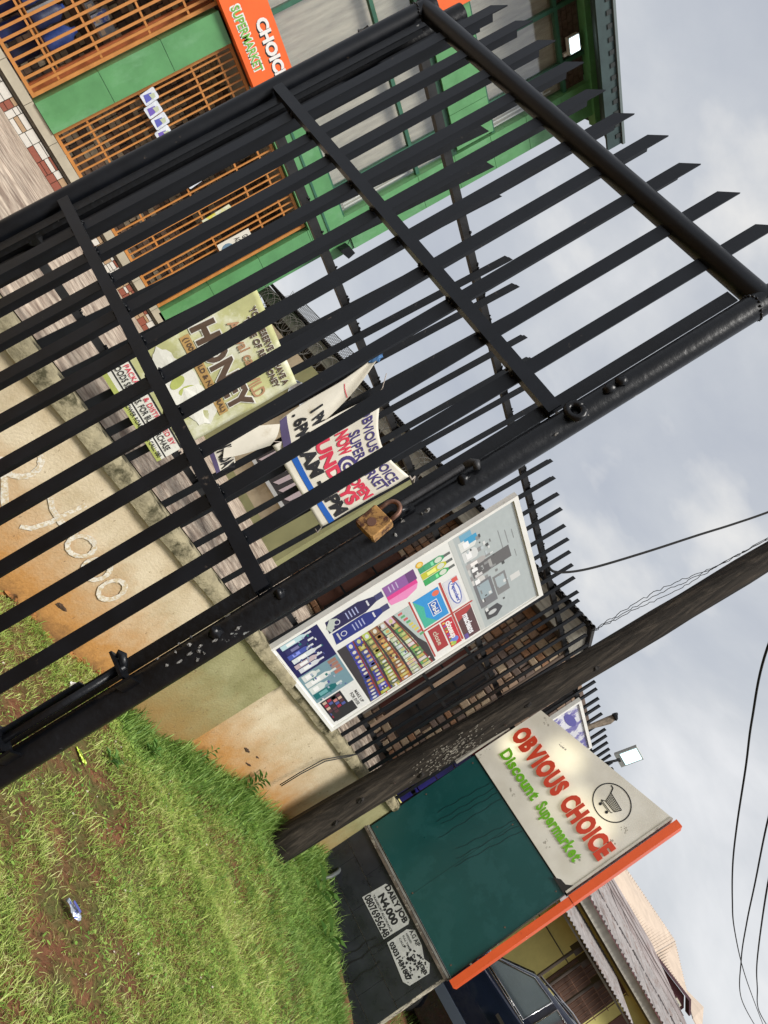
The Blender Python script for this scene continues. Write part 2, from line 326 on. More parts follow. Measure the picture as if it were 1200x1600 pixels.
# sloughed clay crust at the foot of the wall
CRUST = mat('cracked_clay_crust', (.30, .135, .045), .95, 0, .45, 9, 1, 30, .1, stain=((.07, .04, .02), .5, .6, 7))
b = MB()
for i in range(95):
    x = random.uniform(-6, .4)
    if -2.9 < x < -2.1 and random.random() < .7: continue
    z = float(gz(x, -.03)) + random.uniform(-.02, .03)
    b.blob((x, -.005, z), (random.uniform(.02, .08), .018, random.uniform(.01, .03)), 7, 4, .5)
put(b, 'clay_crust', CRUST, wall, smooth=False, kind='stuff')
for (px, pz, rx, rz_) in ((-4.0, .02, .05, .015), (-1.55, .2, .045, .014), (-1.35, .12, .05, .009), (-1.38, .22, .03, .006), (-3.2, .30, .03, .01)):
    b = MB(); b.blob((px, -.001, pz), (rx, .006, rz_), 9, 4, .5); put(b, 'plaster_gouge', plain('dark_brown_gouge', (.07, .04, .022), .95), wall)
# chalk graffiti: brushed strokes
CHALK = mat('white_chalk_paint', (.70, .66, .58), .9, 0, .18, 30, .2, 60, .1, stain=((.56, .45, .29), .46, .56, 55)); CH_N = [0]
def stroke(pts, wd=.022, close=False):
    b = MB(); n = len(pts); vs = []
    for i, p in enumerate(pts):
        a = pts[(i+1) % n] if (close or i < n-1) else pts[i]; c = pts[(i-1) % n] if (close or i > 0) else pts[i]
        d = Vector((a[0]-c[0], a[1]-c[1])).normalized(); q = Vector((-d.y, d.x))
        w_ = wd*random.uniform(.62, .98)
        vs += [(p[0]+q.x*w_, -.004-.0008*CH_N[0], p[1]+q.y*w_), (p[0]-q.x*w_, -.004-.0008*CH_N[0], p[1]-q.y*w_)]
    m = n if close else n-1; CH_N[0] += 1
    b.add(vs, [(2*i, 2*i+1, (2*((i+1) % n))+1, 2*((i+1) % n)) for i in range(m)])
    put(b, 'chalk_mark', CHALK, wall)
def ring(cx_, cz_, rx, rz_, a0=0, a1=360, wd=.02, tilt=0):
    k = 26; pts = []
    for i in range(k+1):
        a = R(a0 + (a1-a0)*i/k); x = rx*math.cos(a); z = rz_*math.sin(a); t = R(tilt)
        pts.append((cx_ + x*math.cos(t)-z*math.sin(t), cz_ + x*math.sin(t)+z*math.cos(t)))
    if a1-a0 >= 360: stroke(pts[:-1], wd, True)
    else: stroke(pts, wd)
ring(-5.03, .455, .105, .10, -150, 110, .022, 10)
stroke([(-5.06, .36), (-4.97, .315), (-4.88, .25), (-4.80, .20)], .022)
stroke([(-4.57, .56), (-4.585, .45), (-4.59, .34), (-4.62, .235), (-4.67, .20)], .02)
stroke([(-4.74, .44), (-4.66, .40), (-4.55, .385), (-4.42, .40)], .022)
ring(-4.33, .375, .085, .072, 0, 360, .02, 12)
ring(-4.115, .345, .085, .082, 0, 360, .021, 0)
ring(-3.905, .325, .075, .085, 0, 360, .021, 0)

# ------------------------------------------------------------------ street-side iron fence
fence = thing('security_fence', 'tall black iron fence of slanting-cut angle bars standing on the low cream wall', 'fence', (-2, .05, .9))
sp = .2095; k0 = int((-5.6+2.514)/sp); k1 = int((4.1+2.514)/sp)
barm = MB(); L_bar(barm, -.027, 0, 0, 2.70, .054, .042, .005, .052)
bar_mesh = barm.mesh('bar'); bar_mesh.materials.append(BLACKF)
LEAN = R(2.6)
for k in range(k0, k1+1):
    xt = -2.514 + k*sp
    zt = 3.615 + random.uniform(-.012, .012); zb = .915
    o = link('bar', bar_mesh, None); o.location = (xt - 2.7*math.tan(LEAN)+.028, -.006, zb)
    o.rotation_euler = (R(random.uniform(-.3, .3)), LEAN + R(random.uniform(-.4, .4)), R(random.uniform(-3, 3))); keep(o, fence)
for z, h in ((1.155, .045), (2.49, .05), (3.36, .05)):
    b = MB(); b.prism([(.046, z-h/2), (.09, z-h/2), (.09, z-h/2+.005), (.051, z-h/2+.005), (.051, z+h/2), (.046, z+h/2)], (-6.05, 0, 0), (0, 1, 0), (0, 0, 1), (10.25, 0, 0))
    put(b, 'rail', RAILM, fence)
b = MB()
for k in range(k0, k1+1):
    for z in (1.155, 2.49, 3.36):
        x = -2.514 + k*sp - (3.615-z)*math.tan(LEAN)
        for q in range(3): b.blob((x + random.uniform(-.025, .03), .045, z+.025+random.uniform(-.004, .004)), (.008, .006, .006), 5, 3, .4)
put(b, 'weld_bead', BLACKF, fence, kind='stuff')
for x in (-5.98, 1.28, 3.6): put(MB().box(x-.03, x+.03, .095, .155, .9, 3.4), 'fence_post', RAILM, fence)

# ------------------------------------------------------------------ open gate leaf in front
PR = Vector((-6.053, -2.825, 0)); GD = Vector((.276, -.961, 0)).normalized(); GN = Vector((.961, .276, 0)).normalized()
gate = thing('gate_leaf', 'open black pipe-framed gate leaf of upright angle bars close to the camera', 'gate', PR + Vector((0, 0, .2)))
def GP(s, z, d=0): return PR + GD*s + GN*d + Vector((0, 0, z - .035*s))
RAD = .031
o = put(MB().tube([GP(0, .25), GP(0, 1.2), GP(0, 2.0), GP(0, 2.735)], RAD, 24), 'post', BLACKP, gate); autosmooth(o)
o = put(MB().tube([GP(-1.555, .25), GP(-1.555, 1.5), GP(-1.555, 2.74)], RAD, 24), 'post', BLACK, gate); autosmooth(o)
o = put(MB().tube([GP(-1.575, 2.705), GP(.012, 2.705)], RAD, 24), 'top_rail', BLACK, gate); autosmooth(o)
b = MB()
for i in range(40):
    a = 2*math.pi*i/20; s0 = 0 if i < 20 else -1.555
    b.blob(tuple(GP(s0 + .031*math.cos(a), 2.672 + .003*math.sin(3*a), .031*math.sin(a))), (.0045, .0045, .003), 6, 4, .3)
put(b, 'weld_bead', BLACKP, gate, smooth=True, kind='stuff')
for z in (2.12, 1.37, .50):   # L-profile cross rails: flat flange towards camera, thin lip on top
    a, c = GP(-1.52, z), GP(-.03, z); b = MB(); u = (c-a); up = Vector((0, 0, 1))
    b.prism([(0, 0), (.034, 0), (.034, .004), (.004, .004), (.004, .026), (0, .026)], a - GN*.031, up, GN, u)
    put(b, 'cross_rail', BLACK, gate)
gtips = [-1.418, -1.285, -1.152, -1.014, -.88, -.744, -.61, -.471, -.332, -.197]
for s in gtips:
    zt = 2.925 if s < -1 else 2.905
    b = MB(); o_ = PR + GN*(-.004)
    jx = random.uniform(-.003, .003); L_bar2(b, s+jx, .30, zt - .035*s-.015 + random.uniform(-.006, .006), .039, .053, .004, .038, o_); b.v = [(x + .004*math.sin((z-.3)*1.1 + s*9), y + .003*math.sin(z*1.9+s*5), z) for x, y, z in b.v]
    put(b, 'bar', BLACK, gate)
b = MB()
for s in gtips:
    for z in (2.12, 1.37):
        for q in range(4): b.blob(tuple(GP(s + random.uniform(0, .034), z+.034, -.008) + Vector((0, 0, random.uniform(-.003, .003)))), (.005, .005, .0035), 5, 4, .4)
        for q in range(3): b.blob(tuple(GP(s + random.uniform(0, .034), z-.001, -.008)), (.005, .005, .0035), 5, 4, .4)
put(b, 'rail_weld', BLACKP, gate, smooth=True, kind='stuff')
for s in (-.070, -1.508):
    b = MB(); L_bar2(b, s, .30, 2.66-.035*s, .034, .04, .004, .0, PR + GN*(-.004)); put(b, 'bar', BLACKP, gate)
# welded lugs and lumps on the near post
for (z, hole) in ((2.165, 1), (2.26, 0), (2.295, 0), (1.875, 0)):
    b = MB()
    c = GP(.0, z, -.034)
    if hole:
        k = 14; ring_ = []
        pts = [c + Vector((0, 0, 1))*.017*math.cos(2*math.pi*i/k) + GD*(.02*math.sin(2*math.pi*i/k)+.006) - GN*.006 for i in range(k+1)]
        b.tube(pts, .009, 8)
    else:
        b.blob(tuple(c), (.012, .013, .014), 9, 6, .3)
    put(b, 'weld_lug', BLACKP, gate, smooth=True)
# ribbed bolt rod with a bent handle
b = MB(); pts = []; rr = []
n = 60
for i in range(n):
    z = 1.72 + .17*i/(n-1); pts.append(GP(-.020, z, -.043)); rr.append(.0062 if i % 2 else .0074)
b.tube(pts, rr, 10); b.tube([GP(-.020, 1.89, -.043), GP(-.018, 1.908, -.045), GP(-.008, 1.915, -.048), GP(.004, 1.908, -.050)], [.0075, .009, .0095, .008], 12)
put(b, 'ribbed_bolt_rod', mat('worn_black_steel', (.04, .04, .042), .5, .3, .4, 20, .5, 80), gate, smooth=True)
b = MB(); b.prism([(-.02, -.05), (.02, -.05), (.02, .05), (-.02, .05)], GP(-.015, 1.70, -.036), GD, Vector((0, 0, 1)), -GN*.006); put(b, 'hasp_plate', BLACKP, gate)
b = MB(); b.tube([GP(-.012, 1.685, -.044), GP(-.002, 1.70, -.066), GP(.004, 1.722, -.066), GP(-.004, 1.738, -.046)], .006, 8); put(b, 'hasp_staple', BLACKP, gate, smooth=True)
# lower slide bolt with its keeper
b = MB(); b.tube([GP(-.03, .72, -.052), GP(-.032, .9, -.052), GP(-.030, 1.075, -.052)], .0085, 10); b.tube([GP(-.03, 1.07, -.052), GP(-.052, 1.078, -.056), GP(-.060, 1.070, -.060)], .0095, 10)
put(b, 'slide_bolt', BLACKP, gate, smooth=True)
b = MB()
for z in (1.065, .80):
    b = MB(); b.prism([(-.045, -.003), (.018, -.003), (.018, .003), (-.045, .003)], GP(-.02, z, -.030), GD, Vector((0, 0, 1)), -GN*.045)
    b.prism([(-.045, -.018), (-.039, -.018), (-.039, .018), (-.045, .018)], GP(.048, z, -.030), GD, Vector((0, 0, 1)), -GN*.040); put(b, 'bolt_keeper', BLACKP, gate)
b = MB(); b.prism([(0, 0), (.004, 0), (.004, .26), (0, .26)], GP(-.052, .72, -.030), GD, Vector((0, 0, 1)), -GN*.03); put(b, 'guide_strip', BLACK, gate)
# paint scabs on the post
b = MB()
for (z, q) in ((1.225, 9), (1.30, 8), (1.19, 6), (1.16, 5), (1.70, 4), (1.76, 5), (2.16, 5), (2.13, 4)):
    for i in range(q):
        a = R(random.uniform(165, 265)); c = PR + GD*(math.sin(a)*0+.0) + Vector((0, 0, z + random.uniform(-.03, .03)))
        c += (GD*math.cos(a) + GN*math.sin(a))*.0325 if False else (-GN*math.cos(R(random.uniform(-60, 60))) + GD*math.sin(R(random.uniform(-60, 60))))*.031
        b.blob(tuple(c), (.0035*random.uniform(.3, 1.6), .003, .0035*random.uniform(.3, 1.9)), 6, 4, .6)
put(b, 'peeled_paint_scab', mat('chalky_grey_primer', (.17, .165, .155), .8, 0, .4, 40), gate, kind='stuff')
for (z, r_) in ((1.262, .013), (1.415, .011)): b = MB(); b.blob(tuple(GP(.004, z, -.034)), (r_*1.3, r_*.9, r_), 10, 6, .35); put(b, 'rust_lump', BLACKP, gate, smooth=True)

# padlock hanging on the hasp
lock = thing('padlock', 'rusty brown brass padlock hanging on the near gate post', 'padlock', GP(-.025, 1.62, -.085))
RUST = mat('rusty_brass', (.45, .25, .085), .55, .55, .4, 30, .5, 60, stain=((.085, .035, .022), .46, .57, 32))
def LP(a, bb, dd): return GP(.004, 1.668, -.078) + (GD*a + GN*dd*1.0) + Vector((0, 0, bb))
hw, hh, hd, bv = .028, .0285, .011, .0035
oct_ = [(-hw+bv, -hh), (hw-bv, -hh), (hw, -hh+bv), (hw, hh-bv), (hw-bv, hh), (-hw+bv, hh), (-hw, hh-bv), (-hw, -hh+bv)]
tl = Matrix.Rotation(R(-10), 3, GN)
def rot(p, c): return c + tl @ (p - c)
cL = LP(0, -.012, 0)
b = MB(); inner = [(x*.93, z*.93) for x, z in oct_]; lay = [(inner, -hd-.003), (oct_, -hd), (oct_, hd), (inner, hd+.003)]
vs = [rot(cL + GD*x + Vector((0, 0, z)) + GN*d, cL) for poly, d in lay for x, z in poly]
fs = [tuple(range(7, -1, -1)), tuple(24+i for i in range(8))] + [(r_*8+i, r_*8+(i+1) % 8, (r_+1)*8+(i+1) % 8, (r_+1)*8+i) for r_ in range(3) for i in range(8)]
b.add(vs, fs); put(b, 'lock_body', RUST, lock)
b = MB(); k = 14; pts = [cL + GD*-.018 + Vector((0, 0, .026))] + [cL + GD*(-.018*math.cos(math.pi*i/k)) + Vector((0, 0, .046 + .020*math.sin(math.pi*i/k))) for i in range(k+1)] + [cL + GD*.018 + Vector((0, 0, .026))]
b.tube([rot(p, cL) for p in pts], .0050, 12); put(b, 'shackle', mat('brown_rusted_steel', (.16, .085, .06), .5, .6, .4, 40, .4, 80), lock, smooth=True)
b = MB(); b.tube([rot(cL+Vector((0, 0, -.004))-GN*(hd+.002), cL), rot(cL+Vector((0, 0, -.004))-GN*(hd+.0045), cL)], .010, 14); put(b, 'worn_stamp', plain('dark_rust', (.13, .06, .04), .7), lock)

# fixed hinge post behind the far edge of the gate
hp = thing('hinge_post', 'fixed black gate post with burnt weld lumps beyond the far edge of the open gate', 'post', GP(-1.62, .2, .09))
o = put(MB().tube([GP(-1.585, .25, .095), GP(-1.585, 2.86, .095)], .036, 20), 'pipe', BLACKP, hp); autosmooth(o)
b = MB(); L_bar(b, -1.545, .08, .3, 2.93, .045, .045, .005, .045, GD, GN, PR); put(b, 'angle_bar', BLACK, hp)
for (z, rr_) in ((2.47, .036), (2.40, .02), (.95+.25, .02)):
    b = MB(); b.blob(tuple(GP(-1.57, z, .04)), (rr_, rr_, rr_*1.3), 10, 8, .3); b.blob(tuple(GP(-1.60, z+.03, .05)), (rr_*1.5, rr_*.8, rr_*.8), 10, 6, .35)
    put(b, 'hinge_lump', mat('burnt_weld', (.012, .012, .013), .6, .2, .3, 30, 1, 60), hp, smooth=False)
b = MB(); b.tube([GP(-1.56, 1.27, .05), GP(-1.54, 1.30, .02)], .012, 8); b.blob(tuple(GP(-1.545, 1.24, .035)), (.05, .03, .03), 10, 6, .3); put(b, 'hinge_lump', MATS['burnt_weld'], hp)

# ------------------------------------------------------------------ wooden utility pole
def wood_mat():
    m = bpy.data.materials.new('weathered_grey_timber'); m.use_nodes = True; t = m.node_tree; b = t.nodes['Principled BSDF']; N = t.nodes.new; L = t.links.new
    b.inputs['Roughness'].default_value = .85; b.inputs['Specular IOR Level'].default_value = .25
    tc = N('ShaderNodeTexCoord'); mp = N('ShaderNodeMapping'); mp.inputs['Scale'].default_value = (22, 22, 1.5); L(tc.outputs['Object'], mp.inputs[0])
    n = N('ShaderNodeTexNoise'); n.inputs['Scale'].default_value = 1; n.inputs['Detail'].default_value = 9; n.inputs['Roughness'].default_value = .7; n.inputs['Distortion'].default_value = .6; L(mp.outputs[0], n.inputs[0])
    r = N('ShaderNodeValToRGB'); L(n.outputs[0], r.inputs[0]); e = r.color_ramp.elements
    e[0].position = .38; e[0].color = (.010, .008, .006, 1); e[1].position = .70; e[1].color = (.075, .060, .045, 1); q = e.new(.52); q.color = (.026, .021, .016, 1)
    L(r.outputs[0], b.inputs['Base Color'])
    bp = N('ShaderNodeBump'); bp.inputs['Strength'].default_value = .9; bp.inputs['Distance'].default_value = .02; L(n.outputs[0], bp.inputs['Height']); L(bp.outputs[0], b.inputs['Normal'])
    return m
WOOD = wood_mat()
pole = thing('utility_pole', 'thick dark weathered wooden utility pole leaning in front of the wall', 'utility pole', (-.42, -.3, -.1))
n = 26; pts = []; rr = []
for i in range(n):
    t_ = i/(n-1); z = -.3 + 9.5*t_; pts.append((-.40 + (z)*.108, -.32 + .01*math.sin(z*1.3), z)); rr.append(.152 - .003*z + .003*math.sin(z*5.1) + random.uniform(-.003, .003))
b = MB(); b.tube(pts, rr, 26)
b.v = [(x + .006*math.sin(11*math.atan2(y+.32, x+.4-.108*z))*1, y + .006*math.cos(9*math.atan2(y+.32, x+.4-.108*z)+z), z) for x, y, z in b.v]
put(b, 'timber', WOOD, pole, smooth=True)
b = MB()
for i in range(210):
    z = random.gauss(1.72, .20); a = R(random.gauss(232, 20)); cxp = -.40 + z*.108; r_ = .154-.003*z
    b.blob((cxp + r_*math.cos(a), -.32 + r_*math.sin(a), z), (.005*random.uniform(.3, 1.3), .005*random.uniform(.3, 1.3), .011*random.uniform(.2, 1.7)), 6, 3, .6)
kn = MB()
for (z_, a_) in ((.75, 215), (1.35, 250), (2.6, 228), (3.4, 240), (.45, 240)):
    kn.blob((-.40+z_*.108+.150*math.cos(R(a_)), -.32+.150*math.sin(R(a_)), z_), (.022, .022, .035), 8, 5, .3)
put(kn, 'knot', plain('dark_knot', (.012, .009, .007), .8), pole, kind='stuff')
for (z_, a_) in ((1.1, 222), (1.9, 236), (2.3, 246)):
    c_ = Vector((-.40+z_*.108+.150*math.cos(R(a_)), -.32+.150*math.sin(R(a_)), z_)); put(MB().tube([c_, c_ + Vector((math.cos(R(a_)), math.sin(R(a_)), .1))*.03], .004, 6), 'nail', plain('rusty_nail', (.12, .07, .05), .6), pole)
put(b, 'paint_fleck', mat('old_pale_paint_flakes', (.22, .20, .165), .9, 0, .4, 40), pole, kind='stuff')
put(MB().box(.49, .535, -.16, -.125, 1.72, 2.40), 'batten', mat('pale_grey_batten', (.30, .28, .24), .7, 0, .2, 10), thing('steel_batten', 'pale grey metal strip fixed upright beside the wooden pole', 'batten', (.5, -.15, 1.7)))
# two thin dark wires from the pole foot over the wall
b = MB()
for q in (0, .03): b.tube([(-.95+q, -.10, .22), (-.90+q, -.075, .42), (-.84+q*1.4, -.06, .66), (-.70+q, -.08, .86), (-.52, -.02, .93), (-.42, .05, 1.02)], .005, 6)
tag(b.build('loose_wire', plain('black_cable', (.012, .012, .012), .6), smooth=True), 'two thin black wires looping over the coping beside the wooden pole', 'wire')
o = MB().tube([(.55, -.35, -.16), (.66, -.36, .0), (.80, -.30, .06), (.90, -.22, .10)], .022, 12).build('conduit_pipe', plain('grey_plastic_pipe', (.075, .085, .085), .5), smooth=True)
tag(o, 'bent grey plastic pipe rising from the grass at the sign base corner', 'pipe')

# ------------------------------------------------------------------ printed banners and poster board
def inks(name, c, rough=.5): return plain('ink_'+name, c, rough)
PVC = mat('cream_banner_cloth', (.66, .62, .53), .65, 0, .10, 4, .15, 20, .3, stain=((.46, .40, .29), .58, .75, 5))
HON = mat('honey_banner_print', (.46, .46, .22), .6, 0, .18, 5, .1, 20, .3, stain=((.66, .66, .52), .47, .62, 3.2))

def wave(u, v, seed=0, amp=.02):
    return amp*(math.sin(u*7+seed)*math.sin(v*4+seed*2) + .6*math.sin(u*15+v*9+seed) + .35*math.sin(v*19-u*6+seed*3))
class Cloth:
    """a hanging sheet: u 0..1 left to right, v 0..1 bottom to top between four corners, bulging in y"""
    def __init__(s, bl, br, tl_, tr, y, amp=.02, seed=0, top=None): s.c = [Vector(q) for q in (bl, br, tl_, tr)]; s.y = y; s.amp = amp; s.seed = seed; s.top = top
    def __call__(s, u, v, off=0):
        bl, br, tl_, tr = s.c; p = (bl*(1-u)+br*u)*(1-v) + (tl_*(1-u)+tr*u)*v
        z = p.y
        if s.top: z += s.top(u)*v
        return (p.x, s.y - abs(wave(0, 0)) + wave(u, v, s.seed, s.amp) - off, z)
def cloth_thing(name, label, cl, m, nu=30, nv=30, cat='banner', th=.003):
    root = thing(name, label, cat, cl(.5, .5))
    b = MB(); nu1 = nu+1; vs = [cl(i/nu, j/nv) for j in range(nv+1) for i in range(nu1)]; n0 = len(vs); vs += [cl(i/nu, j/nv, -th) for j in range(nv+1) for i in range(nu1)]
    fs = [(j*nu1+i, j*nu1+i+1, (j+1)*nu1+i+1, (j+1)*nu1+i) for j in range(nv) for i in range(nu)]; fs += [tuple(n0+k for k in reversed(f)) for f in fs]
    edge = [i for i in range(nu1)] + [j*nu1+nu for j in range(1, nv+1)] + [nv*nu1+i for i in range(nu-1, -1, -1)] + [j*nu1 for j in range(nv-1, 0, -1)]
    fs += [(edge[i], n0+edge[i], n0+edge[(i+1) % len(edge)], edge[(i+1) % len(edge)]) for i in range(len(edge))]
    b.add(vs, fs); return put(b, 'sheet', m, root, smooth=True)
def cloth_text(root, cl, body, box, m, bold=.02, shear=0, off=.005, arc=0, name='lettering'):
    vs, fs = fit_text(body, box[0], box[1], box[2], box[3], bold, 0, shear)
    b = MB(); b.add([cl(x, z + arc*math.sin(math.pi*(x-box[0])/max(1e-6, box[1]-box[0])), off) for x, z, _ in vs], fs); return put(b, name, m, root)
def cloth_patch(root, cl, box, m, off=.003, name='printed_band', n=14, skew=0):
    b = MB(); u0, u1, v0, v1 = box
    vs = [cl(u0+(u1-u0)*i/n, v0+(v1-v0)*j/6 + skew*i/n, off) for j in range(7) for i in range(n+1)]
    b.add(vs, [(j*(n+1)+i, j*(n+1)+i+1, (j+1)*(n+1)+i+1, (j+1)*(n+1)+i) for j in range(6) for i in range(n)]); return put(b, name, m, root)
INK = inks('black', (.015, .015, .018)); RED = inks('crimson', (.60, .035, .075)); NAVY = inks('navy', (.05, .035, .16)); BLUE = inks('blue', (.01, .10, .42))
PURP = inks('purple', (.085, .065, .15)); BROWN = inks('brown', (.09, .055, .035)); TAN = inks('tan', (.40, .22, .12)); GOLD = inks('gold', (.42, .26, .09)); LEAFI = inks('leaf', (.40, .44, .12)); OFFW = inks('off_white', (.70, .69, .62))

# honey banner
ch = Cloth((-5.33, 1.09), (-4.62, 1.05), (-5.27, 2.03), (-4.60, 2.0), -.055, .007, 1.3)
hb = cloth_thing('honey_banner', 'faded yellow-green honey advertising banner tied to the fence', ch, HON)
cloth_patch(hb, ch, (.0, 1, .03, .17), OFFW); cloth_patch(hb, ch, (0, 1, .165, .175), INK, .0045); cloth_patch(hb, ch, (0, 1, .055, .063), INK, .0045)
cloth_patch(hb, ch, (0, 1, .0, .03), LEAFI, .0045)
b = MB()
for (u, v, ru, rv) in ((.5, .36, .34, .10), (.30, .34, .22, .07), (.72, .40, .20, .10)):
    k = 18; c0 = len(b.v); b.v.append(ch(u, v, .0035)); b.v += [ch(u+ru*math.cos(2*math.pi*i/k)*random.uniform(.8, 1.1), v+rv*math.sin(2*math.pi*i/k)*random.uniform(.8, 1.1), .0035) for i in range(k)]
    b.f += [(c0, c0+1+i, c0+1+(i+1) % k) for i in range(k)]
put(b, 'milk_splash_print', OFFW, hb)
b = MB()
for (u, v, ru, rv, a) in ((.33, .37, .05, .055, .5), (.44, .345, .05, .05, -.3), (.55, .375, .045, .055, .2)):
    k = 14; b.prism([(0, 0), (1e-4, 0), (0, 1e-4)], (0, -20, -5), (1, 0, 0), (0, 0, 1), (0, .001, 0)) if False else None
    c0 = len(b.v); b.v.append(ch(u, v, .005)); b.v += [ch(u+ru*math.cos(2*math.pi*i/k), v+rv*math.sin(2*math.pi*i/k+a), .005) for i in range(k)]
    b.f += [(c0, c0+1+i, c0+1+(i+1) % k) for i in range(k)]
put(b, 'fruit_print', LEAFI, hb)
for t_, bx, m, bo in (('YOU DESERVE TO HAVE A', (.14, .94, .915, .955), BROWN, .03), ('TASTE OF REAL HONEY', (.20, .92, .855, .895), BROWN, .03),
                      ('Aroyal care', (.16, .70, .735, .825), TAN, .02), ('WILD', (.66, .92, .715, .80), TAN, .02),
                      ('HONEY', (.07, .93, .555, .70), BROWN, .045), ('(100% WILD & NATURAL)', (.12, .88, .485, .525), BROWN, .02),
                      ('PACKAGED & DISTRIBUTED BY', (.10, .93, .125, .158), RED, .01), ('FOODS SERVICES. FOR BULK PURCHASE', (.06, .95, .075, .115), INK, .015),
                      ('SUNFLOWER ROAD, PLEASE CALL: 080', (.30, .97, .012, .045), INK, .015), ('SUNF', (.30, .42, .19, .25), NAVY, .05), ('LOWER', (.62, .86, .19, .25), NAVY, .05)):
    if bo > .029:
        cloth_text(hb, ch, t_, bx, OFFW, bo+.04, off=.0045, name='lettering_outline')
    cloth_text(hb, ch, t_, bx, m, bo, off=.0075)
cloth_patch(hb, ch, (.10, .90, .475, .535), GOLD, .0038)

# upper torn banner (SUNDAY 1PM . 6PM)
c2 = Cloth((-4.40, 1.74), (-4.23, 1.71), (-4.52, 2.50), (-4.475, 2.52), -.075, .010, 2.2)
def c2f(u, v, off=0):
    p = [(-4.445, 1.80), (-4.245, 1.725), (-4.49, 2.505), (-4.465, 2.50)]
    s = math.sin(min(1, (1-v)*1.25)*math.pi/2)
    xl_ = -4.485 + .045*(1-v) ; wd = .02 + .205*s
    return (xl_ + wd*u, -.075 + .012*math.sin(u*5+v*7)-off, 2.505*v + (1.80 - .075*u)*(1-v))
tb = thing('torn_banner', 'twisted cream banner strip with purple hem reading 1PM and 6PM', 'banner', (-4.4, -.07, 1.9))
b = grid_surface(lambda u, v: c2f(u, v), 12, 30); b2_ = grid_surface(lambda u, v: c2f(u, v, -.004), 12, 30); b.add(b2_.v, [tuple(reversed(f)) for f in b2_.f]); put(b, 'sheet', PVC, tb, smooth=True)
cloth_patch(tb, c2f, (0, 1, .0, .075), PURP)
cloth_text(tb, c2f, '. 6PM', (.12, .95, .13, .25), INK, .04); cloth_text(tb, c2f, '1 PM', (.30, .98, .30, .42), INK, .04); cloth_patch(tb, c2f, (.2, .95, .66, .668), RED, .004)
# its folded-back blank lower half and the SUND corner
def fold(u, v, off=0): return (-4.56 + .14*v + (.13-.02*v)*u + .0, -.085 + .02*math.sin(u*4+v*3)-off, 1.50 + .29*v - .115*u)
b = grid_surface(lambda u, v: fold(u, v), 10, 10); b2_ = grid_surface(lambda u, v: fold(u, v, -.004), 10, 10); b.add(b2_.v, [tuple(reversed(f)) for f in b2_.f]); put(b, 'folded_back', PVC, tb, smooth=True)
def cs(u, v, off=0): return (-4.57 + .235*u + .012*v, -.068 + .01*math.sin(u*6+v*2)-off, 1.345 - .045*u + (.165 - .03*u)*v)
b = grid_surface(lambda u, v: cs(u, v), 10, 8); b2_ = grid_surface(lambda u, v: cs(u, v, -.004), 10, 8); b.add(b2_.v, [tuple(reversed(f)) for f in b2_.f]); put(b, 'lower_corner', PVC, tb, smooth=True)
cloth_text(tb, cs, 'SUNDAY', (.10, 1.1, .32, .92), INK, .04); cloth_patch(tb, cs, (0, 1, 0, .2), PURP)
b = MB(); b.blob((-4.475, -.06, 2.51), (.02, .02, .045), 8, 6, .5); b.blob((-4.46, -.05, 2.54), (.03, .02, .02), 8, 6, .5); put(b, 'blue_tie_rag', plain('blue_rag', (.06, .16, .34), .8), tb)

# main banner
cb = Cloth((-4.30, 1.685), (-3.47, 1.70), (-4.235, 2.455), (-3.455, 2.425), -.08, .004, .7, top=lambda u: -.11*math.sin(math.pi*u)**1.1)
mb_ = cloth_thing('sundays_banner', 'cream cloth banner with blue stripe reading NOW OPEN SUNDAYS 10AM 6PM', cb, PVC)
cloth_patch(mb_, cb, (0, 1, .085, .145), BLUE)
for t_, bx, m, bo, ar in (('OBVIOUS CHOICE', (.06, .96, .80, .91), NAVY, .02, .05), ('SUPERMARKET', (.22, .97, .67, .79), NAVY, .02, .01), ('NOW', (.17, .40, .54, .67), RED, .05, 0), ('OPEN', (.68, .97, .50, .61), RED, .05, 0),
                         ('SUNDAYS', (.07, .93, .34, .48), RED, .05, 0), ('10AM - 6PM', (.03, .97, .175, .32), INK, .05, 0)):
    cloth_text(mb_, cb, t_, bx, m, bo, arc=ar)
for rr0, rr1 in ((.125, .085), (.055, .028)):
    k = 22; b = MB(); vs = []
    for i in range(k): vs += [cb(.54+rr0*math.cos(2*math.pi*i/k), .57+rr0*.9*math.sin(2*math.pi*i/k), .004), cb(.54+rr1*math.cos(2*math.pi*i/k), .57+rr1*.9*math.sin(2*math.pi*i/k), .004)]
    b.add(vs, [(2*i, 2*((i+1) % k), 2*((i+1) % k)+1, 2*i+1) for i in range(k if rr0 < .1 else k-4)]); put(b, 'swirl_logo', NAVY, mb_)
ROPE = plain('grey_string', (.35, .30, .26), .8)
for (p, q, r_) in (((-4.235, -.08, 2.44), (-4.28, .0, 2.56), .003), ((-3.455, -.08, 2.43), (-3.36, -.02, 2.48), .006), ((-3.36, -.02, 2.48), (-3.26, -.02, 2.47), .006), ((-4.30, -.08, 1.74), (-4.40, -.02, 1.66), .003), ((-3.47, -.08, 1.70), (-3.43, -.02, 1.66), .004)):
    put(MB().tube([p, ((p[0]+q[0])/2, p[1], (p[2]+q[2])/2-.02), q], r_, 6), 'tie_string', ROPE, mb_)
b = MB()
for i in range(16): pass
k = 12; b.tube([(-4.215+.012*math.cos(2*math.pi*i/k), -.085, 2.425+.012*math.sin(2*math.pi*i/k)) for i in range(k+1)], .004, 6); put(b, 'eyelet', plain('rust_eyelet', (.25, .13, .08), .6), mb_)

# second small banner low inside
def sb(u, v, off=0): return (-4.32 + .50*u + .02*v, .16 - off, 1.40 - .02*u + .16*v)
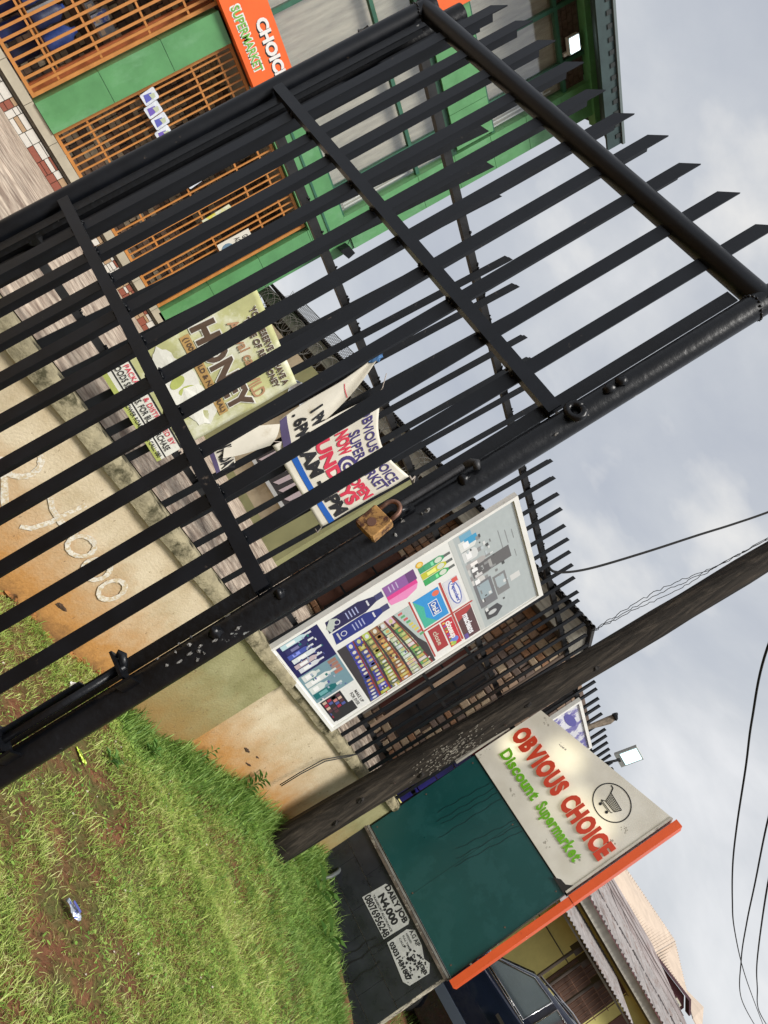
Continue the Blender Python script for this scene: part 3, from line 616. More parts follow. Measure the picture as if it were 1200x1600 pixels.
# bluish sheet caught on the divider wall wire
# ---- poster board on the fence
pb = thing('product_poster_board', 'white framed advertising board of groceries and cosmetics on the fence', 'poster', (-1.88, -.05, .9))
PBZ0, PBZ1, PX0, PX1, PY = .905, 3.165, -2.575, -1.195, -.045
pbb = put(MB().box(PX0, PX1, PY, PY+.02, PBZ0, PBZ1), 'board', mat('board_print_white', (.70, .70, .67), .35, 0, .05, 3, .05, 6), pb)
for (x0, x1, z0, z1) in ((PX0-.03, PX0, PBZ0-.03, PBZ1+.045), (PX1, PX1+.03, PBZ0-.03, PBZ1+.045), (PX0, PX1, PBZ0-.03, PBZ0), (PX0, PX1, PBZ1, PBZ1+.045)):
    put(MB().box(x0, x1, PY-.018, PY+.035, z0, z1), 'frame_strip', WHITE, pb)
LV = {'n': 0}
def pprint(poly, c, name='printed_picture', lv=1, m=None):
    """flat print on the board: polygon of (x,z)"""
    m = m or inks('%02d%02d%02d' % tuple(int(v*99) for v in c), c, .35)
    LV['n'] += 1; y = PY - .0006*lv - .00002*(LV['n'] % 25)
    b = MB(); b.prism(poly, (0, y, 0), (1, 0, 0), (0, 0, 1), (0, .0004, 0)); return put(b, name, m, pbb)
def rect(x0, x1, z0, z1, c, lv=1, sk=0, name='printed_picture'): return pprint([(x0, z0), (x1, z0+sk), (x1, z1+sk), (x0, z1)], c, name, lv)
def ell(cx_, cz_, rx, rz_, c, lv=2, rot_=0, name='printed_picture', k=14): 
    t_ = R(rot_); return pprint([(cx_+rx*math.cos(2*math.pi*i/k)*math.cos(t_)-rz_*math.sin(2*math.pi*i/k)*math.sin(t_), cz_+rx*math.cos(2*math.pi*i/k)*math.sin(t_)+rz_*math.sin(2*math.pi*i/k)*math.cos(t_)) for i in range(k)], c, name, lv)
def ptext(body, x0, x1, z0, z1, c, bold=.03, lv=4, shear=0):
    vs, fs = fit_text(body, x0, x1, z0, z1, bold, 0, shear); b = MB(); b.add([(x, PY-.0006*lv-.0006, z) for x, z, _ in vs], fs); return put(b, 'printed_lettering', inks('%02d%02d%02d' % tuple(int(v*99) for v in c), c, .35), pbb)
def bottle(cx_, z0, h, wd, c, cap, lv=2, lean=0):
    P_ = lambda a, q: (cx_ + a*wd + lean*q*h, z0+q*h)
    pprint([P_(-.5, 0), P_(.5, 0), P_(.5, .68), P_(.22, .8), P_(-.22, .8), P_(-.5, .68)], c, 'printed_picture', lv)
    pprint([P_(-.2, .8), P_(.2, .8), P_(.2, 1), P_(-.2, 1)], cap, 'printed_picture', lv+.4)
    pprint([P_(-.3, .18), P_(.3, .18), P_(.3, .46), P_(-.3, .46)], tuple(min(.8, v*1.8+.12) for v in c), 'printed_picture', lv+.8)
# bottom strip
rect(PX0+.01, -2.09, .925, 1.30, (.015, .015, .09)); rect(-2.09, -1.64, .925, 1.30, (.16, .27, .32)); rect(-1.64, PX1-.01, .925, 1.30, (.68, .68, .66))
for i, (x, c) in enumerate(((-2.52, (.45, .62, .66)), (-2.44, (.03, .03, .12)), (-2.37, (.06, .09, .36)), (-2.30, (.62, .66, .68)), (-2.22, (.50, .40, .42)), (-2.15, (.60, .62, .66)))): bottle(x, .96+.01*(i % 2), .27-.02*(i % 3), .06, c, (.6, .62, .66))
for x, z, h, wd, c in ((-2.03, .95, .16, .09, (.62, .64, .62)), (-1.93, .94, .29, .075, (.66, .67, .65)), (-1.83, .94, .17, .10, (.60, .64, .62)), (-1.73, .94, .27, .085, (.01, .13, .14))): bottle(x, z, h, wd, c, (.55, .6, .58))
for i in range(4): rect(-2.07+.055*i, -2.07+.055*i+.045, 1.20, 1.275, (.30+.03*i, .16, .12), 2)
for r_ in range(4):
    for q in range(6): rect(-1.60+.05*q, -1.56+.05*q, .96+.045*r_, .995+.045*r_, random.choice([(.35, .03, .06), (.5, .2, .18), (.1, .04, .05), (.55, .38, .3), (.08, .1, .3), (.04, .03, .03)]), 2)
rect(-1.62, -1.25, .945, 1.15, (.02, .02, .025), 1.6); rect(-1.40, -1.24, .97, 1.19, (.03, .03, .032), 2.2)
ptext('MAKE UP', -1.50, -1.28, 1.245, 1.275, (.04, .04, .04), .01); ptext('FOR EVER', -1.50, -1.28, 1.20, 1.232, (.04, .04, .04), .01)
# left column
for x, c, lean in ((-2.44, (.02, .018, .075), .05), (-2.27, (.02, .03, .19), .02)):
    pprint([(x-.075, 1.36), (x+.075, 1.34), (x+.085, 1.68), (x+.04, 1.80), (x-.03, 1.80), (x-.08, 1.66)], c, lv=2); rect(x-.035, x+.04, 1.80, 1.87, (.05, .05, .14), 2); rect(x-.05, x+.05, 1.385, 1.40, (.5, .5, .5), 3)
    ell(x, 1.44, .035, .028, (.55, .56, .62), 3); ell(x, 1.44, .026, .02, c, 3.5)
    for q in range(4): rect(x-.045, x+.045, 1.53+.03*q, 1.54+.03*q, (.35, .38, .6), 3)
    rect(x-.035, x+.035, 1.72, 1.735, (.6, .6, .65), 3)
pprint([(-2.52, 1.40), (-2.44, 1.34), (-2.36, 1.36), (-2.48, 1.46)], (.45, .5, .45), lv=3.6)
rect(-2.50, -2.37, 1.885, 2.18, (.25, .10, .32), 2); rect(-2.37, -2.32, 1.885, 2.17, (.66, .05, .26), 2.4); pprint([(-2.32, 1.88), (-2.25, 1.89), (-2.22, 2.03), (-2.26, 2.14), (-2.32, 2.17)], (.74, .24, .48), lv=2); rect(-2.50, -2.37, 2.10, 2.18, (.13, .05, .17), 2.8)
for q in range(3): rect(-2.48, -2.40, 1.93+.035*q, 1.94+.035*q, (.5, .4, .6), 3)
for x, c, cc in ((-2.43, (.05, .30, .14), (.35, .42, .40)), (-2.345, (.50, .50, .04), (.55, .55, .05)), (-2.26, (.04, .35, .10), (.10, .45, .12))):
    bottle(x, 2.215, .30, .078, c, (.12, .13, .12)); ell(x, 2.40, .03, .035, (.6, .65, .55), 3.2); rect(x-.03, x+.03, 2.27, 2.33, (.06, .35, .16), 3.4)
ell(-2.50, 2.24, .035, .035, (.68, .40, .03), 3); ell(-2.50, 2.24, .022, .022, (.75, .6, .2), 3.4)
# shelf photograph: converging shelves full of cartons
rect(-2.12, PX1-.01, 1.315, 2.02, (.045, .04, .045), 1.2)
def shelf_pt(u, v):   # v: 0 bottom..1 top of the photograph, u: 0 left..1 right, rows fan out from the upper left
    x0 = -2.12; x1 = PX1-.015
    return (x0 + (x1-x0)*u, 1.32 + v*(.46 + .22*u) + (1-u)*.08 + .02*math.sin(u*3))
rowc = [[(.05, .05, .28), (.06, .07, .35), (.04, .05, .25)], [(.05, .06, .33), (.10, .10, .38), (.36, .30, .05)], [(.10, .10, .09), (.20, .24, .08), (.34, .38, .09)], [(.42, .24, .08), (.50, .32, .08), (.30, .13, .05)], [(.40, .46, .35), (.50, .52, .46), (.42, .50, .36)], [(.10, .28, .08), (.30, .36, .10), (.52, .50, .42)]]
for r_ in range(6):
    v0, v1 = r_/6, (r_+.80)/6; k = 14
    for i in range(k):
        u0, u1 = (i/k)**.8, ((i+.86)/k)**.8
        c = random.choice(rowc[r_]); c = tuple(min(.8, q*random.uniform(.8, 1.35)) for q in c)
        p = [shelf_pt(u0, v0), shelf_pt(u1, v0), shelf_pt(u1, v1), shelf_pt(u0, v1)]; pprint(p, c, lv=1.8)
        mx_, mz_ = sum(q[0] for q in p)/4, sum(q[1] for q in p)/4
        ell(mx_, mz_, (p[1][0]-p[0][0])*.32, (p[3][1]-p[0][1])*.28, random.choice([(.62, .6, .5), (.55, .35, .12), (.5, .5, .2), (.6, .62, .64)]), 2.6, k=9)
    pprint([shelf_pt(0, v1), shelf_pt(1, v1), shelf_pt(1, (r_+1)/6-.01), shelf_pt(0, (r_+1)/6-.01)], (.22, .035, .03), lv=2.2)
pprint([(-2.12, 1.87), (-1.66, 1.97), (-1.52, 2.02), (-2.12, 2.02)], (.42, .49, .47), lv=2.9)
for i in range(9):   # strings of small price cards and packets under the ceiling of the shelf picture
    rect(-2.10+.05*i, -2.07+.05*i, 1.90+.012*i, 1.94+.012*i, random.choice([(.5, .1, .1), (.1, .35, .15), (.1, .2, .5), (.6, .5, .1)]), 3.2)
for i in range(26):
    u_, v_ = random.random(), random.random(); a_ = shelf_pt(u_, v_*.97); rect(a_[0], a_[0]+random.uniform(.02, .05), a_[1], a_[1]+random.uniform(.008, .02), random.choice([(.62, .62, .6), (.05, .05, .2), (.5, .08, .06), (.05, .04, .04), (.55, .5, .12)]), 3.4)
# packets
rect(-2.16, PX1-.06, 2.025, 2.04, (.42, .06, .05), 1.5); rect(-2.16, PX1-.06, 2.325, 2.345, (.42, .06, .05), 1.5); rect(-1.70, -1.68, 2.04, 2.55, (.42, .06, .05), 1.5)
rect(-2.13, -1.72, 2.06, 2.31, (.03, .27, .62), 2); pprint([(-1.72, 2.06), (-2.13, 2.06), (-1.99, 2.13), (-1.85, 2.11), (-1.72, 2.19)], (.06, .42, .30), lv=2.5); rect(-2.00, -1.80, 2.17, 2.26, (.75, .77, .8), 3); rect(-1.99, -1.81, 2.175, 2.255, (.02, .12, .45), 3.4); ptext('Oral-B', -1.98, -1.82, 2.19, 2.24, (.8, .8, .8), .03, 6); ell(-2.07, 2.27, .035, .035, (.7, .15, .08), 3)
rect(-1.66, -1.30, 2.07, 2.19, (.36, .04, .045), 2); ptext('close', -1.60, -1.38, 2.10, 2.15, (.6, .5, .4), .02, 4)
rect(-1.66, -1.24, 2.205, 2.32, (.50, .03, .045), 2); ptext('closeup', -1.63, -1.36, 2.225, 2.30, (.78, .75, .72), .05, 4); ell(-1.33, 2.26, .045, .045, (.15, .22, .6), 3); ell(-1.28, 2.24, .03, .03, (.3, .5, .1), 3.4)
rect(-2.13, -1.73, 2.355, 2.50, (.62, .62, .66), 2); ell(-1.93, 2.43, .17, .055, (.10, .14, .42), 2.6); ell(-1.93, 2.43, .155, .044, (.74, .74, .78), 3); ptext('Pepsodent', -2.06, -1.80, 2.41, 2.455, (.05, .08, .42), .03, 4, .2); rect(-2.12, -2.06, 2.44, 2.495, (.6, .1, .08), 3)
rect(-1.67, -1.22, 2.355, 2.52, (.10, .05, .055), 2); pprint([(-1.67, 2.355), (-1.52, 2.355), (-1.62, 2.52), (-1.67, 2.52)], (.40, .05, .05), lv=2.4); ptext('macleans', -1.58, -1.27, 2.41, 2.475, (.78, .78, .82), .04, 4, .1); rect(-1.30, -1.22, 2.36, 2.40, (.12, .08, .3), 3)
for i in range(40):
    x_ = random.choice([random.uniform(-2.54, -2.12), random.uniform(-2.08, -1.66)]); z_ = random.uniform(.96, 1.24); rect(x_, x_+random.uniform(.012, .035), z_, z_+random.uniform(.006, .02), random.choice([(.6, .62, .64), (.08, .1, .3), (.35, .4, .5), (.02, .16, .16)]), 3.6)
for i in range(9): rect(-1.64+.045*i, -1.62+.045*i, 2.215, 2.235+.02*random.random(), random.choice([(.1, .3, .08), (.2, .1, .4), (.7, .5, .1)]), 3.6)
# upper appliance picture
rect(PX0+.008, PX1-.008, 2.56, 3.15, (.40, .44, .44), 1.2); rect(PX0+.008, PX1-.008, 2.53, 2.575, (.50, .52, .50), 1.6); rect(-2.42, -1.3, 2.62, 2.66, (.30, .32, .32), 1.9)
rect(-2.54, -2.36, 2.63, 2.74, (.16, .36, .50), 2); rect(-2.47, -2.39, 2.66, 2.78, (.05, .30, .52), 2.4)
for x, h, wd, c in ((-2.40, .20, .12, (.66, .67, .64)), (-2.26, .18, .13, (.62, .63, .62)), (-2.13, .24, .07, (.38, .36, .35)), (-2.05, .20, .08, (.52, .52, .50)), (-1.96, .26, .06, (.26, .25, .25)), (-1.88, .16, .10, (.56, .55, .53))): bottle(x, 2.60, h, wd, c, (.25, .25, .25))
rect(-2.10, -1.94, 2.63, 3.02, (.12, .115, .115), 2.1); rect(-2.07, -1.97, 2.80, 2.83, (.34, .34, .33), 3)
rect(-1.86, -1.50, 2.60, 2.78, (.16, .16, .17), 2); rect(-1.83, -1.62, 2.63, 2.75, (.30, .37, .40), 3); rect(-1.82, -1.54, 2.79, 2.92, (.20, .20, .20), 2); rect(-1.79, -1.63, 2.81, 2.90, (.36, .42, .44), 3)
rect(-1.70, -1.62, 2.95, 3.05, (.60, .60, .58), 2)
pprint([(-1.44, 2.62), (-1.30, 2.62), (-1.28, 2.72), (-1.36, 2.80), (-1.45, 2.76)], (.06, .06, .065), lv=2.5); ell(-1.37, 2.69, .03, .045, (.5, .52, .52), 3)
for i in range(34):
    x_ = random.uniform(-2.45, -1.45); z_ = random.uniform(2.62, 2.92); rect(x_, x_+random.uniform(.015, .06), z_, z_+random.uniform(.006, .03), random.choice([(.62, .63, .62), (.2, .2, .2), (.34, .35, .35), (.07, .07, .07), (.45, .5, .52)]), 3.7)
for (x0, x1, z) in ((-2.30, -2.12, 3.02), (-2.34, -2.10, 2.96), (-2.26, -2.14, 3.08), (-2.00, -1.90, 3.06)): rect(x0, x1, z, z+.008, (.22, .23, .23), 2)

# ---- second board farther along the fence
p2 = thing('far_poster_board', 'smaller poster board with purple swirls on the fence behind the sign', 'poster', (1.8, -.05, 2.3))
put(MB().box(1.17, 2.40, -.05, -.025, 2.10, 3.30), 'board', mat('board_print_lilac', (.62, .62, .66), .35, 0, .15, 3, stain=((.14, .12, .34), .50, .56, 3.2)), p2)
for bx in ((1.13, 1.17, 2.06, 3.34), (2.40, 2.44, 2.06, 3.34), (1.17, 2.40, 3.30, 3.34), (1.17, 2.40, 2.06, 2.10)): put(MB().box(bx[0], bx[1], -.07, -.02, bx[2], bx[3]), 'frame_strip', WHITE, p2)
b = MB()
for (a, q, r0, r1) in ((1.45, 3.15, .20, .07), (1.75, 2.95, .26, .08), (2.1, 3.1, .18, .06), (1.5, 2.75, .22, .07), (2.05, 2.70, .22, .08)): b.prism([(a+r0*math.cos(2*math.pi*i/14), q+r1*math.sin(2*math.pi*i/14+.6)) for i in range(14)], (0, -.053, 0), (1, 0, 0), (0, 0, 1), (0, .001, 0))
put(b, 'swirl_print', inks('indigo', (.09, .08, .30)), p2)

# ------------------------------------------------------------------ street sign: tiled plinth, green panel, light box
S0 = Vector((.8, 0, 0)); SD = Vector((.137, -.99, 0)).normalized(); SN = Vector((-.99, -.137, 0)).normalized()   # SN faces the street/camera
def SP(s, z, d=0): return S0 + SD*s + SN*d + Vector((0, 0, z))
def sbox(s0, s1, z0, z1, d0, d1):
    b = MB(); vs = [SP(s, z, d) for z in (z0, z1) for d in (d0, d1) for s in (s0, s1)]
    b.add(vs, [(0, 1, 3, 2), (4, 6, 7, 5), (0, 4, 5, 1), (2, 3, 7, 6), (0, 2, 6, 4), (1, 5, 7, 3)]); return b
def sprism(poly, d0, d1):
    b = MB(); n = len(poly); vs = [SP(s, z, d0) for s, z in poly] + [SP(s, z, d1) for s, z in poly]
    b.add(vs, [tuple(range(n)), tuple(range(2*n-1, n-1, -1))] + [(i, i+n, (i+1) % n+n, (i+1) % n) for i in range(n)]); return b
sign = thing('supermarket_sign', 'freestanding supermarket sign with lit white top, dark green panel and black tiled base', 'sign', SP(.9, -.4))
TILE = mat('black_glazed_tile', (.022, .024, .030), .28, 0, .35, 5, .15, 12, .5, stain=((.16, .16, .16), .735, .76, 46))
PALE = mat('stained_concrete_edge', (.33, .29, .22), .85, 0, .3, 8, .5, 40, .2, stain=((.07, .06, .045), .48, .58, 9))
put(sbox(.03, 1.665, -.9, .50, -.19, -.012), 'plinth', PALE, sign)
rows = [(-.9, -.60), (-.595, -.30), (-.295, .002), (.007, .285), (.29, .515)]; offs = [.0, .22, .0, .22, .0]
cells = []
for (z0, z1), of in zip(rows, offs):
    s = .03 - (.45-of if of else 0)
    while s < 1.665:
        a, c = max(s, .03), min(s+.447, 1.668)
        if c-a > .02: cells.append((a, c, z0, z1))
        s += .45
for a, c, z0, z1 in cells: put(sbox(a, c, z0+.001, z1-.001, -.011, random.uniform(-.0005, .0012)), 'tile', TILE, sign)
put(sbox(.02, 1.69, .518, .545, -.20, .02), 'plinth_cap', mat('rusty_trim', (.12, .095, .075), .6, .2, .4, 12, stain=((.36, .33, .28), .55, .62, 14)), sign)
put(sbox(.05, 1.70, .55, .572, -.12, .005), 'bottom_trim', mat('dull_aluminium', (.30, .29, .27), .5, .5, .3, 10), sign)
put(sbox(1.668, 1.676, -.9, .515, -.19, .0), 'end_trim', mat('torn_label_edge', (.42, .38, .30), .8, 0, .4, 9, stain=((.06, .05, .04), .50, .56, 16)), sign)
GP2 = mat('teal_green_panel', (.0075, .066, .064), .30, 0, .12, 1.2, .05, 5, .5, stain=((.012, .076, .075), .50, .56, 3.2))
put(sprism([(.075, .585), (1.70, .585), (1.68, 1.94), (.06, 1.94)], -.10, 0), 'green_panel', GP2, sign)
def box_face_mat():
    m = bpy.data.materials.new('backlit_white_face'); m.use_nodes = True; t = m.node_tree; b = t.nodes['Principled BSDF']; N = t.nodes.new; L = t.links.new
    b.inputs['Roughness'].default_value = .35
    g = N('ShaderNodeNewGeometry'); n = N('ShaderNodeTexNoise'); n.inputs['Scale'].default_value = 4; n.inputs['Detail'].default_value = 8; L(g.outputs['Position'], n.inputs[0])
    r = N('ShaderNodeValToRGB'); L(n.outputs[0], r.inputs[0]); r.color_ramp.elements[0].position = .3; r.color_ramp.elements[0].color = (.50, .475, .43, 1); r.color_ramp.elements[1].position = .7; r.color_ramp.elements[1].color = (.62, .60, .56, 1); L(r.outputs[0], b.inputs['Base Color'])
    # lamps glowing inside the box
    tot = None
    for (s, z, rad, st) in ((.22, 2.36, .16, .42), (.62, 2.74, .20, .38), (1.05, 2.60, .15, .25), (1.33, 2.62, .17, .34), (.95, 2.35, .2, .12)):
        p = SP(s, z); vd = N('ShaderNodeVectorMath'); vd.operation = 'DISTANCE'; L(g.outputs['Position'], vd.inputs[0]); vd.inputs[1].default_value = p
        mr = N('ShaderNodeMapRange'); mr.interpolation_type = 'SMOOTHERSTEP'; mr.inputs[1].default_value = 0; mr.inputs[2].default_value = rad*1.9; mr.inputs[3].default_value = st; mr.inputs[4].default_value = 0; L(vd.outputs['Value'], mr.inputs[0])
        if tot is None: tot = mr.outputs[0]
        else: a = N('ShaderNodeMath'); L(tot, a.inputs[0]); L(mr.outputs[0], a.inputs[1]); tot = a.outputs[0]
    a = N('ShaderNodeMath'); L(tot, a.inputs[0]); a.inputs[1].default_value = .07
    b.inputs['Emission Color'].default_value = (1, .88, .55, 1); L(a.outputs[0], b.inputs['Emission Strength']); return m
topz = lambda s: 2.838 + (s-.05)/(1.67-.05)*.412
put(sprism([(.055, 1.955), (1.665, 1.955), (1.665, topz(1.665)), (.055, topz(.055))], -.16, .012), 'light_box', box_face_mat(), sign); LBX = [o for o in sign.children if o.name.startswith('light_box')][0]
put(sprism([(1.667, 1.955), (1.69, 1.955), (1.69, topz(1.69)), (1.667, topz(1.667))], -.17, .022), 'edge_trim', mat('grimy_white_trim', (.56, .52, .45), .5, 0, .2, 10, stain=((.12, .10, .08), .60, .68, 14)), sign)
put(sprism([(.05, 1.944), (1.69, 1.944), (1.69, 1.953), (.05, 1.953)], -.155, -.002), 'shadow_gap', plain('black_gap', (.01, .01, .01), .8), sign)
OR2 = mat('orange_side_strip', (.75, .105, .022), .42, 0, .08, 3, stain=((.45, .05, .015), .62, .7, 9))
put(sprism([(1.722, .56), (1.795, .56), (1.795, 1.95), (1.722, 1.95)], -.17, .03), 'side_strip', OR2, sign)
put(sprism([(1.715, 1.955), (1.795, 1.955), (1.795, 3.275), (1.715, 3.275)], -.172, .034), 'side_strip', OR2, sign)
for z in (.80, 1.12, 1.55, 2.2, 2.8): put(sbox(1.701, 1.721, z, z+.02, -.05, .0), 'clip', mat('pale_clip', (.55, .5, .42), .5), sign)
put(sprism([(1.50, 1.93), (1.675, 1.93), (1.672, 2.06), (1.62, 1.995), (1.56, 1.985)], .013, .017), 'torn_flap', plain('black_torn_flap', (.02, .018, .016), .7), sign)
SR = mat('red_letter_acrylic', (.62, .055, .02), .4, 0, .08, 6); SG = mat('green_letter_acrylic', (.15, .44, .012), .4, 0, .08, 6)
# OBVIOUS CHOICE in heavy rounded capitals, one raised mesh per letter
def letters(text, s0, s1, z0, z1, m, bold, depth, gap):
    """each character its own raised part, spread over s0..s1"""
    wds = []
    for chh in text:
        if chh == ' ': wds.append(None); continue
        vs, fs = text_mesh(chh, 1, bold, 0); a = np.array(vs); wds.append((vs, fs, a.min(0), a.max(0)))
    caps = [w_ for w_ in wds if w_]; base = 0.0; H = max(w_[3][1] for w_ in caps); lo = min(w_[2][1] for w_ in caps); tot = sum((w_[3][0]-w_[2][0]+gap) if w_ else .42 for w_ in wds) - gap
    k = (s1-s0)/tot; cur = s0
    ref = max(w_[3][1] for w_ in caps); kz = (z1-z0)/ref
    for w_ in wds:
        if w_ is None: cur += .42*k; continue
        vs, fs, mn, mxx = w_; n = len(vs)
        P = [(cur + (v[0]-mn[0])*k, z0 + v[1]*kz) for v in vs]
        b = MB(); V = [SP(s, z, .014) for s, z in P] + [SP(s, z, .014+depth) for s, z in P]
        F = [tuple(i+n for i in f) for f in fs]
        cnt = {}
        for f in fs:
            for i in range(len(f)):
                e_ = (f[i], f[(i+1) % len(f)]); cnt[e_] = cnt.get(e_, 0)+1
        for (a_, c_) in cnt:
            if (c_, a_) not in cnt: F.append((a_, c_, c_+n, a_+n))
        b.add(V, F); put(b, 'letter', m, LBX)
        cur += (mxx[0]-mn[0]+gap)*k
letters('OBVIOUS CHOICE', .105, 1.62, 2.405, 2.615, SR, .062, .013, .045)
letters('Discount', .205, .80, 2.18, 2.31, SG, .040, .007, .045)
letters('Supermarket', .865, 1.50, 2.18, 2.31, SG, .040, .007, .045)
# round trolley emblem
ECX, ECZ, ERX, ERZ = 1.25, 2.855, .203, .19
INKM = plain('emblem_black', (.012, .012, .014), .4)
def sline(pts, r_, name='emblem_line'): 
    b = MB()
    for a_, c_ in zip(pts[:-1], pts[1:]):
        d = Vector((c_[0]-a_[0], c_[1]-a_[1])); q = Vector((-d.y, d.x)).normalized()*r_; b2 = sprism([(a_[0]+q.x, a_[1]+q.y), (a_[0]-q.x, a_[1]-q.y), (c_[0]-q.x, c_[1]-q.y), (c_[0]+q.x, c_[1]+q.y)], .0125, .015); b.add(b2.v, b2.f)
    return b
b = MB(); k = 40; vs = []
for i in range(k): a = 2*math.pi*i/k; vs += [SP(ECX+ERX*math.cos(a), ECZ+ERZ*math.sin(a), .0145), SP(ECX+(ERX-.012)*math.cos(a), ECZ+(ERZ-.012)*math.sin(a), .0145)]
b.add(vs, [(2*i, 2*i+1, 2*((i+1) % k)+1, 2*((i+1) % k)) for i in range(k)]); put(b, 'emblem_ring', INKM, LBX)
b = MB(); E = lambda x, z: (ECX + x*.178, ECZ + z*.168)
def seg(pts, r_): q = sline([E(*p) for p in pts], r_); b.add(q.v, q.f)
seg([(-.78, .62), (-.60, .60), (-.45, .30)], .006); seg([(-.45, .32), (.62, .20)], .004); seg([(-.45, .32), (-.25, -.25), (.48, -.22), (.62, .20)], .004)
for i in range(1, 9): t_ = i/9; seg([(-.45+1.07*t_, .32-.12*t_), (-.25+.73*t_, -.25+.03*t_)], .0018)
for i in range(1, 5): t_ = i/5; seg([(-.45+.20*t_, .32-.57*t_), (.62-.14*t_, .20-.42*t_)], .0018)
seg([(-.25, -.25), (-.45, -.42), (.40, -.42), (.45, -.34)], .004); seg([(-.42, -.42), (-.36, -.50), (.30, -.50)], .003)
for x in (-.30, .25):
    q = sprism([(ECX+(x+.09*math.cos(2*math.pi*i/12))*.178, ECZ+(-.62+.10*math.sin(2*math.pi*i/12))*.168) for i in range(12)], .0125, .015); b.add(q.v, q.f)
put(b, 'trolley_emblem', INKM, LBX)
# scuffs left by old stickers
SCUF = mat('old_sticker_scuff', (.42, .39, .33), .7, 0, .3, 50)
for (s, z, a, q) in ((.10, 2.05, .02, .10), (.20, 2.80, .05, .03), (.62, 2.06, .05, .02), (.52, 2.79, .05, .02), (1.52, 2.80, .035, .04), (1.55, 2.60, .03, .04), (1.22, 2.06, .04, .03), (1.5, 2.22, .02, .05)):
    b = MB()
    for i in range(10): 
        c_s, c_z = s + random.uniform(-a, a), z + random.uniform(-q, q); r0 = random.uniform(.003, .010)
        pr = sprism([(c_s + r0*1.2*math.cos(2*math.pi*j/6)*random.uniform(.6, 1.3), c_z + r0*math.sin(2*math.pi*j/6)*random.uniform(.6, 1.3)) for j in range(6)], .0122, .0128); b.add(pr.v, pr.f)
    put(b, 'sticker_scuff', SCUF, LBX)
# dark dribbles on the green panel
for (s, z0, z1, dr) in ((.40, 1.28, 1.92, .09), (.47, 1.22, 1.93, .10), (.53, 1.25, 1.93, .09), (.60, 1.15, 1.93, .12), (.86, 1.25, 1.93, .05), (.92, 1.20, 1.93, .07), (.98, 1.15, 1.93, .06)):
    pts = [(s + dr*(1-t_/12) + .008*math.sin(t_*1.7+s*20) - .09*(1-t_/12)*1.6, z0+(z1-z0)*t_/12) for t_ in range(13)]
    q = sline(pts, .0022); b = MB(); b.add([tuple(Vector(v) - SN*.0118) for v in q.v], q.f); put(b, 'dribble_mark', plain('dark_green_dribble', (.004, .028, .03), .35), sign)
for (s, z0, z1) in ((1.02, -.45, .12), (1.10, -.5, .20), (1.24, -.6, .05)):
    pts = [(s + .012*math.sin(t_*1.5+s*9), z0+(z1-z0)*t_/12) for t_ in range(13)]; b = MB(); q = sline(pts, .006); b.add([tuple(Vector(v) - SN*.0105) for v in q.v], q.f); put(b, 'tar_dribble', plain('tar_black', (.008, .008, .009), .5), sign)
RSC = plain('rust_screw', (.16, .08, .05), .6)
for (a_, z_) in ((.12, .64), (.12, 1.27), (.12, 1.88), (1.62, .64), (1.62, 1.27), (1.62, 1.88), (.88, .64), (.88, 1.88)):
    put(sprism([(a_+.008*math.cos(2*math.pi*i/8), z_+.008*math.sin(2*math.pi*i/8)) for i in range(8)], .0005, .004), 'screw_head', RSC, sign)
put(sprism([(.884, .59), (.887, .59), (.880, 1.935), (.877, 1.935)], .0004, .0012), 'sheet_joint', plain('joint_dark', (.004, .03, .03), .5), sign)
# paper notices on the tiles
PAPER = mat('weathered_paper', (.50, .50, .48), .8, 0, .12, 20, stain=((.24, .24, .23), .60, .70, 18))
def notice(label, poly, texts, m):
    o_ = thing('paper_notice', label, 'notice', SP(poly[0][0], poly[0][1], .003), group='paper notices on the tiled base')
    put(sprism(poly, .0018, .0030), 'paper', m, o_)
    for body, bx, bo in texts:
        vs, fs = fit_text(body, *bx, bo); b = MB(); b.add([SP(s, z, .0036) for s, z, _ in vs], fs); put(b, 'lettering', INK, o_)
    return o_
notice('white paper notice on the tiles reading DAILY JOB N4,000', [(.635, .165), (1.085, .175), (1.10, .46), (1.07, .49), (.70, .485), (.655, .44)], (('DAILY JOB', (.68, 1.07, .40, .475), .05), ('N4,000', (.72, 1.03, .30, .385), .05), ('TRANSPORT ALLOWANCE', (.68, 1.07, .268, .29), .03), ('08076956248', (.65, 1.08, .18, .255), .035)), PAPER)
n2_ = notice('torn weathered paper notice on the tiles right of the job notice', [(1.13, .19), (1.50, .16), (1.56, .20), (1.57, .42), (1.50, .47), (1.44, .44), (1.33, .48), (1.18, .49), (1.13, .42)], (('A.G AIP', (1.16, 1.32, .43, .475), .03), ('JOB', (1.44, 1.56, .36, .41), .05), ('NEEDED', (1.16, 1.26, .39, .41), .02), ('FULL TIME', (1.16, 1.29, .35, .37), .02), ('CALL', (1.16, 1.24, .31, .33), .02), ('03031431807', (1.15, 1.52, .20, .25), .05)), PAPER)
b = MB()
for i in range(70):
    s = random.gauss(1.42, .08); z = random.gauss(.32, .055)
    if 1.15 < s < 1.55 and .18 < z < .46:
        r0 = random.uniform(.004, .016); q = sprism([(s + r0*math.cos(2*math.pi*j/6)*random.uniform(.5, 1.4), z + r0*math.sin(2*math.pi*j/6)*random.uniform(.5, 1.4)) for j in range(6)], .0026, .0042); b.add(q.v, q.f)
put(b, 'torn_patch', plain('black_tear', (.02, .02, .024), .5), n2_, kind='stuff')

